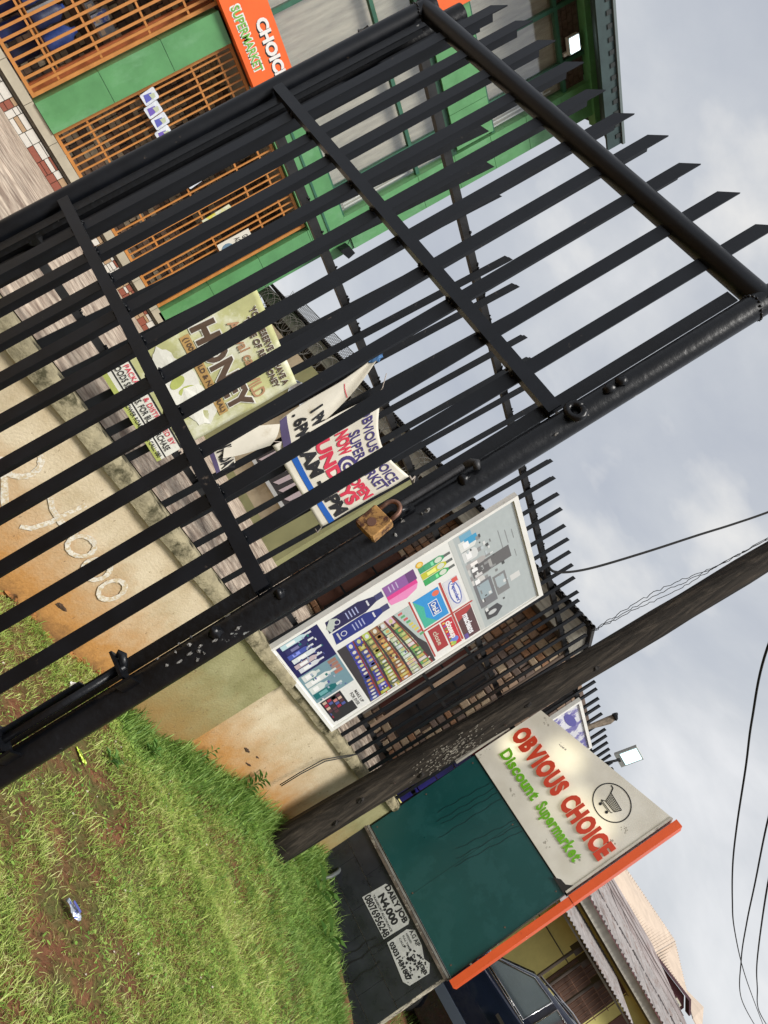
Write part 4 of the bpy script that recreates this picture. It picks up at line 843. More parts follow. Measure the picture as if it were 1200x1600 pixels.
# ------------------------------------------------------------------ supermarket building (facade y = 9.4)
FY = 9.4
sm = thing('supermarket_building', 'green and orange supermarket building with grille windows and a glazed upper floor', 'building', (-3, 9.4, 1.1))
STONE1 = mat('brown_cladding_stone', (.21, .135, .095), .9, 0, .35, 5, .7, 30, .2); STONE2 = mat('pale_cladding_stone', (.34, .27, .19), .9, 0, .3, 5, .7, 30, .2); STONE3 = mat('dark_cladding_stone', (.10, .07, .055), .9, 0, .3, 5, .7, 30, .2)
LTILE = mat('beige_ledge_tile', (.42, .38, .29), .5, 0, .15, 3, .1, 20); MORT = mat('grey_mortar', (.13, .115, .09), .95, 0, .3, 14, .5, 40)
put(MB().box(-9, -.4, FY+.02, FY+.5, 1.0, 1.38), 'plinth', MORT, sm)
pts = [mat('white_crazy_tile', (.62, .60, .55), .4, 0, .08, 8), mat('red_crazy_tile', (.27, .085, .055), .5, 0, .25, 12), mat('tan_crazy_tile', (.40, .27, .16), .55, 0, .2, 10), MORT]
x = -6.4; tm = {}
while x < -.45:
    z = 1.14
    wd = random.uniform(.10, .24)
    while z < 1.36:
        h = random.choice([.05, .07, .10, .13]); 
        if z+h > 1.37: h = 1.37-z
        if h > .02:
            mi = random.choices([0, 1, 2], [.5, .25, .25])[0]; key = (mi,)
            if mi not in tm:
                me = MB().box(0, 1, 0, .03, 0, 1).mesh('tile'); me.materials.append(pts[mi]); tm[mi] = me
            o = link('tile', tm[mi], None); o.location = (x+.006, FY-.008, z+.005); o.scale = (wd-.012, 1, h-.01); keep(o, sm)
        z += h
    x += wd
put(MB().box(-9, -.38, FY-.02, FY+.5, 1.385, 1.43), 'ledge_lip', MORT, sm)
x = -7.0
while x < -.4:
    put(MB().box(x+.004, min(x+.60, -.38)-.004, FY-.06, FY+.45, 1.432, 1.575), 'ledge_tile', LTILE, sm); x += .60
# ground floor green piers
def pier(x0, x1, z0, z1, y0, y1, step=1.0, axis='z'):
    z = z0
    while z < z1-.01:
        z2 = min(z+step, z1); put(MB().box(x0, x1, y0, y1, z+.004, z2-.004), 'cladding_panel', GREEN, sm); z = z2
    put(MB().box(x0+.01, x1-.01, y0+.012, y1-.01, z0, z1), 'pier_core', DGREEN, sm)
pier(-4.57, -4.12, 1.58, 4.62, FY-.09, FY+.25, 1.03)
pier(-.90, -.42, 1.53, 4.66, FY-.06, FY+.30, 1.03)
# back wall of the ground floor with stone cladding
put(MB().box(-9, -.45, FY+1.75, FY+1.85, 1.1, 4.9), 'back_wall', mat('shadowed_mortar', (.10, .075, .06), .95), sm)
put(MB().box(-.62, -.44, FY+.3, FY+1.75, 1.1, 4.9), 'side_wall', MORT, sm)
bs = [MB(), MB(), MB()]
zz = 1.5
while zz < 4.8:
    xx = -7.5; h = random.uniform(.09, .15)
    while xx < -.65:
        wd = random.uniform(.10, .26); bs[random.randrange(3)].box(xx+.008, xx+wd-.008, FY+1.70+random.uniform(-.02, .02), FY+1.755, zz+.006, zz+h-.006); xx += wd
    zz += h
for q, m in zip(bs, (STONE1, STONE2, STONE3)): put(q, 'stone_cladding', m, sm, kind='stuff')
put(MB().box(-9, -.45, FY+.3, FY+1.8, 1.10, 1.16), 'porch_floor', LTILE, sm)
put(MB().box(-9, -.45, FY+.3, FY+1.8, 4.66, 4.72), 'porch_ceiling', plain('porch_ceiling', (.35, .33, .28), .8), sm)
# orange grilles: one mesh per slat
def grille(x0, x1, z0, z1, y, sp_=.155, w_=.036, cross=(2.55, 3.55)):
    fr = MB(); t_ = .05
    fr.box(x0, x1, y-.02, y+.03, z0, z0+t_); fr.box(x0, x1, y-.02, y+.03, z1-t_, z1); fr.box(x0, x0+t_, y-.019, y+.029, z0+t_+.001, z1-t_-.001); fr.box(x1-t_, x1, y-.019, y+.029, z0+t_+.001, z1-t_-.001)
    put(fr, 'grille_frame', ORANGE, sm)
    me = MB().box(-w_/2, w_/2, -.012, .012, 0, z1-z0-2*t_-.002).mesh('slat'); me.materials.append(ORANGE)
    n = int(round((x1-x0)/sp_))
    for i in range(1, n):
        o = link('slat', me, None); o.location = (x0 + (x1-x0)*i/n, y, z0+t_+.001); keep(o, sm)
    for z in cross: put(MB().box(x0+t_, x1-t_, y+.013, y+.033, z, z+.032), 'cross_bar', ORANGE, sm)
grille(-6.75, -4.62, 1.60, 4.70, FY+.03, .125, .036, (2.05, 2.75, 3.55, 4.2))
put(MB().box(-4.75, -4.60, FY+.25, FY+.33, 1.60, 4.70), 'inner_grille_jamb', mat('red_brown_jamb', (.42, .11, .03), .6), sm)
grille(-4.10, -.95, 1.585, 4.64, FY+.05, .104, .024, (2.1, 3.0, 3.9, 4.35))
# fascia above
put(MB().box(-3.36, -.43, FY-.06, FY+.30, 4.665, 5.36), 'fascia_panel', GREEN, sm)
put(MB().box(-.44, -.12, FY-.02, FY+.30, 4.80, 5.36), 'fascia_panel', GREEN, sm)
put(MB().box(-3.36, -.42, FY-.075, FY-.062, 4.99, 5.03), 'fascia_joint', DGREEN, sm)
osb = thing('shop_fascia_sign', 'orange fascia sign board with white CHOICE and green SUPERMARKET lettering', 'sign', (-5, 9.2, 4.65))
put(MB().box(-8, -3.38, FY-.20, FY-.03, 4.66, 5.36), 'sign_board', OSIGN, osb)
put(MB().box(-7.9, -3.42, FY-.03, FY+.28, 4.67, 5.34), 'sign_backing', plain('dark_backing', (.05, .04, .03), .7), osb)
wf = lambda yy: (lambda x, z, d: (x, yy - d, z))
LW = plain('white_letter', (.74, .73, .70), .5); LG = plain('green_letter', (.16, .42, .05), .5)
text_obj('lettering_shadow', 'CHOICE', (-4.24, -3.37, 5.045, 5.235), wf(FY-.203), INK, osb, .06)
text_obj('lettering', 'CHOICE', (-4.26, -3.39, 5.06, 5.245), wf(FY-.210), LW, osb, .05)
text_obj('lettering_outline', 'SUPERMARKET', (-4.56, -3.62, 4.765, 4.925), wf(FY-.203), LW, osb, .075)
text_obj('lettering', 'SUPERMARKET', (-4.55, -3.63, 4.775, 4.915), wf(FY-.209), LG, osb, .015)
# upper floors
put(MB().box(-9, -.8, FY+.20, FY+.28, 5.37, 10.46), 'upper_back', mat('beige_curtain', (.42, .39, .32), .9, 0, .25, 2, .3, 8, stretch=(6, 1, .8)), sm)
def pane_mat():
    m = bpy.data.materials.new('window_glass'); m.use_nodes = True; t = m.node_tree; t.nodes.clear(); N = t.nodes.new
    tr = N('ShaderNodeBsdfTransparent'); tr.inputs[0].default_value = (.99, .99, .98, 1); gl = N('ShaderNodeBsdfGlossy'); gl.inputs[0].default_value = (.8, .82, .82, 1); gl.inputs[1].default_value = .06
    fr = N('ShaderNodeFresnel'); fr.inputs[0].default_value = 1.5; ad = N('ShaderNodeMath'); ad.inputs[1].default_value = .01; t.links.new(fr.outputs[0], ad.inputs[0])
    nz = N('ShaderNodeTexNoise'); nz.inputs['Scale'].default_value = 1.5; bp = N('ShaderNodeBump'); bp.inputs['Strength'].default_value = .06; t.links.new(nz.outputs[0], bp.inputs['Height']); t.links.new(bp.outputs[0], gl.inputs['Normal'])
    mx = N('ShaderNodeMixShader'); mx.inputs[0].default_value = .13; t.links.new(tr.outputs[0], mx.inputs[1]); t.links.new(gl.outputs[0], mx.inputs[2]); o = N('ShaderNodeOutputMaterial'); t.links.new(mx.outputs[0], o.inputs[0]); return m
GLASS = pane_mat()
mul = [-6.3, -5.25, -4.2, -3.25, -2.25, -1.30, -.72]
for lv, (z0, z1) in enumerate(((5.38, 7.02), (7.08, 7.85), (8.74, 10.42))):
    for a, c in zip(mul[:-1], mul[1:]):
        w1 = put(MB().box(a+.035, c-.035, FY+.06, FY+.072, z0+.035, z1-.035), 'window_pane', GLASS, sm)
for a in mul: put(MB().box(a-.035, a+.035, FY+.02, FY+.13, 5.36, 7.88), 'mullion', DGREEN, sm); put(MB().box(a-.035, a+.035, FY+.02, FY+.13, 8.74, 10.95), 'mullion', DGREEN, sm)
for z in (5.38, 7.05, 8.76, 10.44): put(MB().box(-9, -.70, FY+.025, FY+.125, z-.035, z+.035), 'transom', DGREEN, sm)
put(MB().box(-9, -.70, FY-.02, FY+.14, 7.76, 7.90), 'dark_beam', plain('deep_green_beam', (.012, .06, .03), .5), sm)
xb = -3.08
for a, c in ((-3.08, -2.3), (-2.3, -1.5), (-1.5, -.85)): put(MB().box(a+.004, c-.004, FY-.07, FY+.14, 7.905, 8.72), 'cladding_panel', GREEN, sm)
put(MB().box(-9, -3.09, FY-.16, FY+.1, 8.02, 8.88), 'upper_orange_panel', OSIGN, sm)
z = 5.36
while z < 11.1:
    z2 = min(z+.82, 11.12); put(MB().box(-.78, -.13, FY-.05, FY+.60, z+.004, z2-.004), 'cladding_panel', GREEN, sm); z = z2
# white blinds behind the lower right panes
SL = plain('white_slat', (.74, .74, .72), .6)
for (xa, xb_, zs) in ((-2.15, -.85, [5.45+.075*i for i in range(7)]), (-1.25, -.85, [8.85+.09*i for i in range(6)])):
    pass
for i in range(8):
    x = -1.28 + .06*i; put(MB().box(x, x+.022, FY+.15, FY+.16, 5.5, 7.0 - .1*(i % 3)), 'blind_slat', SL, sm); 
for i in range(6):
    x = -1.20 + .075*i; put(MB().box(x, x+.026, FY+.15, FY+.16, 8.85, 10.2 - .3*(i % 2)), 'blind_slat', SL, sm)
# dark brick strip with a lit bulkhead lamp below the roof
put(MB().box(-9, -.72, FY+.12, FY+.3, 10.47, 10.95), 'brick_strip', mat('dark_brick', (.06, .045, .04), .9, 0, .3, 12), sm)
b = MB()
for r_ in range(4):
    for i in range(40): b.box(-7+.16*i+(r_ % 2)*.08, -7+.16*i+.148+(r_ % 2)*.08, FY+.105, FY+.125, 10.49+.115*r_, 10.595+.115*r_)
put(b, 'brick', mat('dull_brown_brick', (.10, .075, .065), .9, 0, .3, 12), sm, kind='stuff')
put(MB().box(-1.45, -1.40, FY+.0, FY+.1, 10.5, 10.9), 'lamp_bracket', SL, sm)
put(MB().box(-9, .1, FY-.12, FY+.1, 10.96, 11.16), 'eaves_beam', GREEN, sm)
put(MB().prism([(FY-.88, 10.66), (FY+.02, 11.16), (FY+.7, 11.2), (FY+.7, 11.26), (FY, 11.22), (FY-.88, 10.72)], (-9, 0, 0), (0, 1, 0), (0, 0, 1), (9.20, 0, 0)), 'soffit', plain('dark_soffit', (.035, .055, .048), .7), sm)
put(MB().box(-9, .22, FY-.93, FY-.881, 10.60, 10.97), 'fascia_board', mat('dark_teal_fascia', (.022, .045, .045), .5, 0, .2, 4), sm); put(MB().box(-9, .24, FY-.97, FY-.932, 10.93, 10.985), 'edge_flashing', plain('grey_flashing', (.12, .15, .15), .5), sm)
b = MB()
for i in range(42): b.box(-8.9+.217*i, -8.82+.217*i, FY-.945, FY-.9301, 10.80, 10.92)
put(b, 'gutter_slot', plain('slot_black', (.01, .015, .015), .7), sm, kind='stuff')
b = MB(); pr = []
for i in range(58): x = -9 + i*.16; pr += [(x, 10.94), (x+.05, 10.965), (x+.10, 10.965), (x+.13, 10.94)]
vs = []
for (x, z) in pr: vs += [(x, FY-.92, z), (x, FY+6, z+2.2)]
b.add(vs, [(2*i, 2*i+2, 2*i+3, 2*i+1) for i in range(len(pr)-1)]); b.add([(v[0], v[1], v[2]+.012) for v in vs], [(2*i, 2*i+1, 2*i+3, 2*i+2) for i in range(len(pr)-1)])
put(b, 'roof', mat('dark_green_roofing', (.03, .06, .05), .5, .2), sm)
put(MB().box(-.44, -.14, FY+.3, FY+6, 1.1, 11.1), 'end_wall', GREEN, sm)
lamp = thing('bulkhead_lamp', 'lit white floodlight under the roof edge of the supermarket', 'lamp', (-1.58, 9.2, 10.6))
EM = mat('lit_lamp_glass', (.8, .85, .85), .3, 0, .02, 6, emit=(.75, .95, 1), estr=2.2)
put(MB().box(-1.72, -1.42, FY-.10, FY+.0, 10.56, 10.80), 'housing', plain('lamp_housing', (.5, .52, .5), .5), lamp); put(MB().box(-1.70, -1.44, FY-.115, FY-.101, 10.58, 10.78), 'glass', EM, lamp)
lk = thing('wall_fixture', 'small black wedge-shaped fixture with a cable on the green corner of the building', 'fixture', (-.3, 9.3, 5.1))
put(MB().prism([(0, 0), (.22, .10), (.18, .26), (.0, .20)], (-.34, FY-.07, 5.02), (1, 0, 0), (0, 0, 1), (0, -.2, 0)), 'casing', BLACKF, lk); put(MB().tube([(-.30, FY-.1, 5.25), (-.38, FY-.1, 5.34), (-.50, FY-.09, 5.30), (-.55, FY-.07, 5.38)], .008, 6), 'cable', BLACKF, lk)
# goods stored behind the grilles
BLU = [mat('blue_carton', (.03, .06, .22), .4, 0, .3, 8), mat('navy_carton', (.02, .03, .09), .5, 0, .3, 8), mat('grey_carton', (.22, .23, .25), .6, 0, .3, 8), mat('pale_packet', (.5, .52, .55), .4, 0, .3, 12, stain=((.08, .12, .4), .5, .56, 9))]
def jar(x, y, z, r, h, m, label):
    t = thing('water_bottle', label, 'bottle', (x, y, z), group='blue bottles stored behind the orange grille')
    o = MB().tube([(0, 0, 0), (0, 0, .02), (0, 0, h*.35), (0, 0, h*.38), (0, 0, h*.78), (0, 0, h*.92), (0, 0, h)], [r*.9, r, r, r*.92, r, r*.5, r*.32], 14).build('bottle_body', m, t); autosmooth(o, 50)
    MB().tube([(0, 0, h), (0, 0, h+.035)], r*.36, 10).build('cap', plain('blue_cap', (.03, .08, .35), .4), t)
for i in range(6):
    for k_ in range(3):
        jar(-6.55+.30*i, FY+.42+.28*(k_ % 2), 1.165 + .50*k_, .125, .46, BLU[0] if (i+k_) % 3 else BLU[1], 'blue water bottle, %s row, %s from left, behind the left orange grille' % (['bottom', 'middle', 'top'][k_], ['first', 'second', 'third', 'fourth', 'fifth', 'sixth'][i]))
put(MB().box(-6.7, -4.75, FY+.28, FY+.85, 1.63, 1.65), 'bottle_shelf', ORANGE, sm); put(MB().box(-6.7, -4.75, FY+.28, FY+.85, 2.13, 2.15), 'bottle_shelf', ORANGE, sm)
chair = thing('plastic_chair', 'grey plastic chair behind the left orange grille', 'chair', (-5.9, 9.95, 2.6))
GP_ = plain('grey_plastic', (.32, .33, .34), .5)
put(MB().box(-5.95, -5.45, FY+.35, FY+.80, 2.68, 2.72), 'seat', GP_, chair); 
b = MB(); b.box(-5.95, -5.45, FY+.80, FY+.84, 2.95, 3.2); 
for i in range(4): b.box(-5.92+.13*i, -5.86+.13*i, FY+.81, FY+.83, 2.72, 2.95)
put(b, 'backrest', GP_, chair)
for sx_ in (-5.93, -5.50):
    for sy_ in (FY+.37, FY+.76): put(MB().box(sx_, sx_+.04, sy_, sy_+.04, 2.15, 2.68), 'leg', GP_, chair)
for i in range(9):
    x = -6.2 + i*.17; zb = 2.15 if i % 2 else 2.15
    t = thing('stock_carton', ['grey', 'pale printed'][i % 2] + ' carton, %s from the left on the shelf behind the left grille' % ['first', 'second', 'third', 'fourth', 'fifth', 'sixth', 'seventh', 'eighth', 'ninth'][i], 'carton', (x, FY+1.1, 2.9), group='cartons on the shelf behind the left grille')
    put(MB().box(x, x+.15, FY+1.1, FY+1.3, 3.0, 3.0+random.choice([.14, .2, .26])), 'carton_body', BLU[2+i % 2], t); put(MB().box(x+.03, x+.12, FY+1.095, FY+1.099, 3.03, 3.10), 'label', plain('carton_label', (.55, .42, .3), .6), t)
put(MB().box(-6.6, -4.7, FY+1.05, FY+1.4, 2.96, 2.995), 'goods_shelf', mat('brown_shelf', (.16, .09, .05), .7), sm)
for i in range(7):
    x = -3.95 + i*.42
    t = thing('stock_sack', '%s sack of goods, %s from the left behind the middle orange grille' % (['grey', 'blue and white'][i % 2], ['first', 'second', 'third', 'fourth', 'fifth', 'sixth', 'seventh'][i]), 'goods', (x, FY+.9, 1.16), group='goods piled behind the middle grille')
    b = MB(); b.blob((x, FY+.95, 1.33+.05*(i % 2)), (.19, .16, .19), 10, 7, .15); put(b, 'sack', BLU[3 if i % 2 else 2], t, smooth=True); put(MB().box(x-.08, x+.08, FY+.77, FY+.80, 1.28, 1.40), 'print', plain('sack_print', (.12, .18, .45), .5), t)
# sachet strips hanging on the grille
SAC = mat('white_blue_sachet', (.60, .64, .70), .35, 0, .15, 20, .3, 30)
def sachets(x, z, n, lab):
    t = thing('sachet_strip', lab, 'sachets', (x, FY-.02, z), group='sachet strips hanging on the middle grille')
    for i in range(n):
        xx_ = x + .185*i; zz_ = z - .03*(i % 2) - .01*i
        sc = put(MB().prism([(-.085, -.11), (-.07, -.125), (.07, -.125), (.085, -.11), (.085, .11), (.07, .125), (-.07, .125), (-.085, .11)], (xx_, FY-.03+.004*i, zz_), (1, 0, .12), (-.12, 0, 1), (0, .02, 0)), 'sachet', SAC, t)
        put(MB().prism([(-.05, -.08), (.06, -.09), (.05, .0), (.01, .03), (-.04, .05)], (xx_, FY-.031+.004*i, zz_), (1, 0, 0), (0, 0, 1), (0, -.002, 0)), 'sachet_print', plain('sachet_blue', (.10, .11, .42), .4) if i % 2 == 0 else plain('sachet_purple', (.15, .10, .42), .4), sc)
        put(MB().prism([(-.03, .0), (.05, .02), (.04, .08), (-.02, .09)], (xx_, FY-.0335+.004*i, zz_), (1, 0, 0), (0, 0, 1), (0, -.001, 0)), 'sachet_print', plain('sachet_pale_green', (.45, .50, .36), .4), sc)
sachets(-3.97, 3.13, 4, 'strip of four white and blue detergent sachets on the middle grille')
sachets(-2.78, 3.20, 2, 'short strip of two sachets on the grille behind the gate bars')
gb = thing('price_poster', 'white and yellow promotional poster fixed on the grille near the corner', 'poster', (-1.9, 9.4, 3.2))
put(MB().prism([(0, 0), (.28, .03), (.25, .62), (-.03, .55)], (-1.95, FY-.02, 2.98), (1, 0, 0), (0, 0, 1), (0, .012, 0)), 'sheet', mat('yellow_white_print', (.55, .56, .40), .5, 0, .2, 8, stain=((.55, .50, .06), .52, .56, 7)), gb)
ga = thing('attention_poster', 'cream notice on the grille at the building corner', 'poster', (-1.4, 9.4, 3.1))
put(MB().box(-1.45, -1.13, FY-.02, FY-.008, 3.02, 3.66), 'sheet', plain('cream_paper', (.62, .60, .52), .6), ga)
text_obj('lettering', 'GREAT\nACTION', (-1.41, -1.17, 3.34, 3.60), wf(FY-.024), INK, ga, .02)
put(MB().prism([(.1*math.cos(2*math.pi*i/12), .12*math.sin(2*math.pi*i/12)) for i in range(12)], (-1.3, FY-.0225, 3.17), (1, 0, 0), (0, 0, 1), (0, .002, 0)), 'picture', plain('blue_grey_ink', (.12, .2, .28), .5), ga)
for i in range(3):
    put(MB().box(-1.30+.065*i, -1.275+.065*i, FY+.0, FY+.015, 3.70, 4.42-.05*i), 'white_tube', SL, thing('tube_light', ['fluorescent tube leaning behind the grille nearest the notice', 'fluorescent tube leaning behind the grille in the middle of three', 'fluorescent tube leaning behind the grille nearest the corner pier'][i], 'tube', (-1.2+.075*i, 9.4, 3.2), group='tubes leaning behind the grille'))

# ------------------------------------------------------------------ divider wall with razor wire
dv = thing('divider_wall', 'cream and olive boundary wall running back inside the compound', 'wall', (-.3, 6, 1.1))
CR2 = mat('cream_wall_paint', (.44, .37, .25), .85, 0, .15, 3, .3, 40, stain=((.30, .24, .15), .55, .7, 2.5)); OL2 = mat('olive_wall_paint', (.25, .25, .12), .8, 0, .12, 2.5, .2, 40)
put(MB().box(-.40, -.22, 3.70, 9.39, 1.0, 3.10), 'wall_panel', CR2, dv)
put(MB().box(-.46, -.20, 2.88, 3.55, 1.0, 3.14), 'pilaster', OL2, dv); put(MB().box(-.43, -.21, 3.552, 3.698, 1.0, 3.12), 'return_strip', mat('dark_olive_paint', (.17, .165, .075), .8), dv)
put(MB().box(-.47, -.19, 5.8, 6.25, 1.0, 3.13), 'pilaster', OL2, dv); put(MB().box(-.47, -.19, 8.2, 8.6, 1.0, 3.13), 'pilaster', OL2, dv)
put(MB().box(-.405, -.36, 3.72, 9.38, 1.14, 1.26), 'skirting', OL2, dv)
GALV = plain('dull_razor_wire', (.11, .105, .095), .6, .4)
rz1 = MB(); pts_ = []
n = 900
for i in range(n):
    t_ = i/n; a = t_*2*math.pi*46; y = 2.6 + 7.0*t_; r_ = .19 + .03*math.sin(t_*30)
    pts_.append((-.30 + r_*math.cos(a) + .03*math.sin(a*.37), y + .10*math.sin(a*.5), 3.33 + r_*math.sin(a)))
rz1.tube(pts_, .0045, 5, False)
for i in range(0, n, 3):
    p = Vector(pts_[i]); d = Vector((random.uniform(-1, 1), random.uniform(-1, 1), random.uniform(-1, 1))).normalized()*.022; e_ = d.cross(Vector((.3, .5, .8))).normalized()*.005
    rz1.add([p-d, p+e_, p+d, p-e_], [(0, 1, 2, 3)])
tag(rz1.build('razor_wire', GALV), 'coiled razor wire along the top of the inner divider wall', 'razor wire')
ml_ = MB()
for i in range(60):
    y0 = 7.4 + i*.06
    ml_.tube([(1.0, y0, 4.0), (1.0, y0+.22, 4.26)], .006, 4, False); ml_.tube([(1.0, y0+.22, 4.0), (1.0, y0, 4.26)], .006, 4, False)
ml_.tube([(1.0, 7.4, 4.26), (1.0, 11, 4.26)], .008, 5)
tag(ml_.build('chain_link_strip', GALV), 'strip of chain link mesh standing above the dark eave beside the supermarket', 'mesh fence')
rg = thing('snagged_sheet', 'crumpled pale blue printed sheet snagged on the divider wall top', 'sheet', (-.4, 5.5, 2.9))
put(grid_surface(lambda u, v: (-.52 + .06*math.sin(u*9+v*5) + .03*math.sin(v*13), 4.9 + .95*u + .1*math.sin(v*6), 2.62 + .42*v + .04*math.sin(u*11)), 14, 10), 'crumpled_sheet', mat('pale_blue_print', (.46, .49, .52), .6, 0, .2, 8, .2, 20, stain=((.04, .06, .10), .56, .60, 7)), rg, smooth=True)
# small board leaning low on the divider wall
bw = thing('striped_board', 'small dark board with pale lettering strokes leaning on the divider wall', 'board', (-.45, 3.9, 1.3))
put(MB().box(-.47, -.44, 3.6, 4.9, 1.62, 2.0), 'board', plain('dark_board', (.03, .03, .035), .5), bw); put(MB().box(-.48, -.43, 3.58, 4.92, 1.56, 1.615), 'edge_strip', plain('pale_edge', (.5, .52, .52), .5), bw)
b = MB()
for i in range(6): b.prism([(0, 0), (.10, .05), (.14, .30), (.03, .27)], (-.474, 4.8-.2*i, 1.65), (0, -1, 0), (0, 0, 1), (-.002, 0, 0))
put(b, 'letter_stroke', plain('pale_stroke', (.5, .42, .45), .5), bw)

# ------------------------------------------------------------------ neighbouring bungalow behind the fence
bg = thing('stone_bungalow', 'dark roofed bungalow with brown stone cladding behind the fence', 'building', (2.2, 4, 1.0))
BWX = 1.42
FASC = mat('grey_fascia_timber', (.22, .205, .165), .85, 0, .25, 5, .4, 30, stretch=(1, .4, 6), stain=((.08, .07, .055), .55, .7, 3))
DARKR = mat('dark_roof_sheet', (.03, .027, .025), .7, 0, .3, 8)
put(MB().box(1.02, 1.06, .60, 12, 3.66, 3.95), 'fascia_board', FASC, bg)
put(MB().prism([(0, 0), (0, .27), (2.5, .24), (2.5, 0)], (1.03, .575, 3.66), (.967, .255, 0), (0, 0, 1), (-.01, .035, 0)), 'fascia_board', FASC, bg)
put(MB().prism([(1.061, .66), (3.4, 1.26), (3.4, 12), (1.061, 12)], (0, 0, 3.70), (1, 0, 0), (0, 1, 0), (0, 0, .03)), 'soffit', plain('dark_timber_soffit', (.05, .04, .032), .9), bg)
b = MB(); pr = []
for i in range(150): y = .50 + i*.078; pr += [(y, 3.965), (y+.02, 3.99), (y+.045, 3.99), (y+.06, 3.965)]
vs = []
for (y, z) in pr: vs += [(.94, y, z), (.94+min(3.2, (y-.5)*1.0+.02), max(y, .5), z+min(3.2, (y-.5))*.22)]
b.add(vs, [(2*i, 2*i+2, 2*i+3, 2*i+1) for i in range(len(pr)-1)]); b.add([(v[0], v[1], v[2]+.03) for v in vs], [(2*i, 2*i+1, 2*i+3, 2*i+2) for i in range(len(pr)-1)])
b.add([(.94, .50, 3.96), (3.4, 1.15, 3.93), (4.14, 3.7, 4.66), (.94, .50, 4.01), (3.4, 1.15, 3.97), (4.14, 3.7, 4.70)], [(0, 1, 2), (5, 4, 3), (0, 3, 4, 1)])
put(b, 'roof_sheet', DARKR, bg)
put(MB().box(BWX+.06, BWX+.2, .72, 12, .9, 3.72), 'wall_core', mat('brown_mortar', (.11, .08, .06), .95), bg)
put(MB().box(BWX+.2, 4, .72, .86, .9, 3.72), 'wall_core', MATS['brown_mortar'], bg)
SB = [mat('pinkish_stone', (.27, .18, .12), .85, 0, .2, 6, .6, 25), mat('orange_brown_stone', (.24, .125, .065), .85, 0, .25, 6, .6, 25), mat('grey_brown_stone', (.14, .10, .08), .85, 0, .25, 6, .6, 25), mat('buff_stone', (.33, .25, .165), .85, 0, .2, 6, .6, 25)]
smesh = []
for m in SB:
    for q in range(3):
        j = lambda: random.uniform(-.07, .07); mb0 = MB()
        pl = [(0+abs(j()), 0+abs(j())), (1-abs(j()), 0+abs(j())), (1-abs(j()), 1-abs(j())), (0+abs(j()), 1-abs(j()))]
        mb0.prism(pl, (0, 0, 0), (0, 1, 0), (0, 0, 1), (-.8, 0, 0)); mb0.add([(-.8, p[0], p[1]) for p in pl] + [(-1.0, .12+.76*p[0], .12+.76*p[1]) for p in pl], [(0, 1, 5, 4), (1, 2, 6, 5), (2, 3, 7, 6), (3, 0, 4, 7), (4, 5, 6, 7)])
        me = mb0.mesh('stone'); me.materials.append(m); smesh.append(me)
nst = 0; rest = MB()
def opening(y, z): return (.95 < y < 4.3 and 1.32 < z < 2.76)
z = 1.05
while z < 3.68:
    h = random.uniform(.085, .15); y = .73
    while y < 4.6:
        wd = random.uniform(.10, .26)
        if not opening(y+wd/2, z+h/2):
            if nst < 296:
                o = link('stone', random.choice(smesh), None); o.location = (BWX+.065, y+.005, z+.004); o.scale = (random.uniform(.035, .06), wd-.012, h-.010); keep(o, bg); nst += 1
            else: rest.box(BWX+.02, BWX+.062, y+.006, y+wd-.006, z+.005, z+h-.005)
        y += wd
    z += h
if rest.v: put(rest, 'stone_rest', SB[2], bg, kind='stuff')
bs = [MB(), MB()]
z = 1.05
while z < 3.66:
    h = random.uniform(.09, .15); x = BWX+.1
    while x < 3.7:
        wd = random.uniform(.12, .26); bs[random.randrange(2)].box(x+.006, x+wd-.006, .675, .718, z+.005, z+h-.005); x += wd
    z += h
for q, m in zip(bs, (SB[0], SB[2])): put(q, 'end_cladding', m, bg, kind='stuff')
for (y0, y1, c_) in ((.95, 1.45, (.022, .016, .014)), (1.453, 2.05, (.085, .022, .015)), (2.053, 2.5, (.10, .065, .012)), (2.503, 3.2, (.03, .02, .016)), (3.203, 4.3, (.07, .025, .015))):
    put(MB().box(BWX+.035, BWX+.058, y0, y1, 1.32, 2.78), 'interior_shade_panel', plain('interior_%02d' % int(y0*10), c_, .85), bg)  # flat panels; the deep veranda's shade is put into their dark colours
for y in (.98, 1.75, 2.6, 3.4, 4.2): put(MB().box(BWX-.02, BWX-.0, y, y+.03, 1.34, 2.76), 'window_bar', BLACKF, bg)
for z in (1.7, 2.25): put(MB().box(BWX-.019, BWX-.001, 1.0, 4.2, z, z+.03), 'window_bar', BLACKF, bg)
for y in (1.22, 1.62): put(MB().box(BWX-.14, BWX-.08, y, y+.05, 1.0, 2.5), 'porch_post', mat('beige_porch_post', (.36, .25, .17), .8), bg)
for y in (1.38, 1.48): put(MB().tube([(BWX-.12, y, 1.0), (BWX-.12, y, 2.9)], .014, 6), 'porch_baluster', plain('pale_metal_tube', (.22, .21, .19), .5, .5), bg)
for z in (1.98, 2.62): put(MB().box(BWX-.18, BWX-.145, .9, 3.2, z, z+.04), 'porch_rail', RAILM, bg)
bl = thing('blue_drum', 'blue plastic drum standing against the stone bungalow', 'drum', (1.05, 2.55, 1.13))
o = put(MB().tube([(1.05, 2.6, 1.12), (1.05, 2.6, 1.18), (1.05, 2.6, 1.45), (1.05, 2.6, 1.48), (1.05, 2.6, 1.80), (1.05, 2.6, 2.08), (1.05, 2.6, 2.12)], [.26, .28, .28, .295, .28, .28, .20], 20), 'drum_body', plain('blue_plastic', (.015, .085, .19), .4), bl); autosmooth(o)
put(MB().tube([(1.05, 2.6, 2.12), (1.05, 2.6, 2.16)], .10, 14), 'lid', plain('black_lid', (.02, .02, .02), .5), bl)
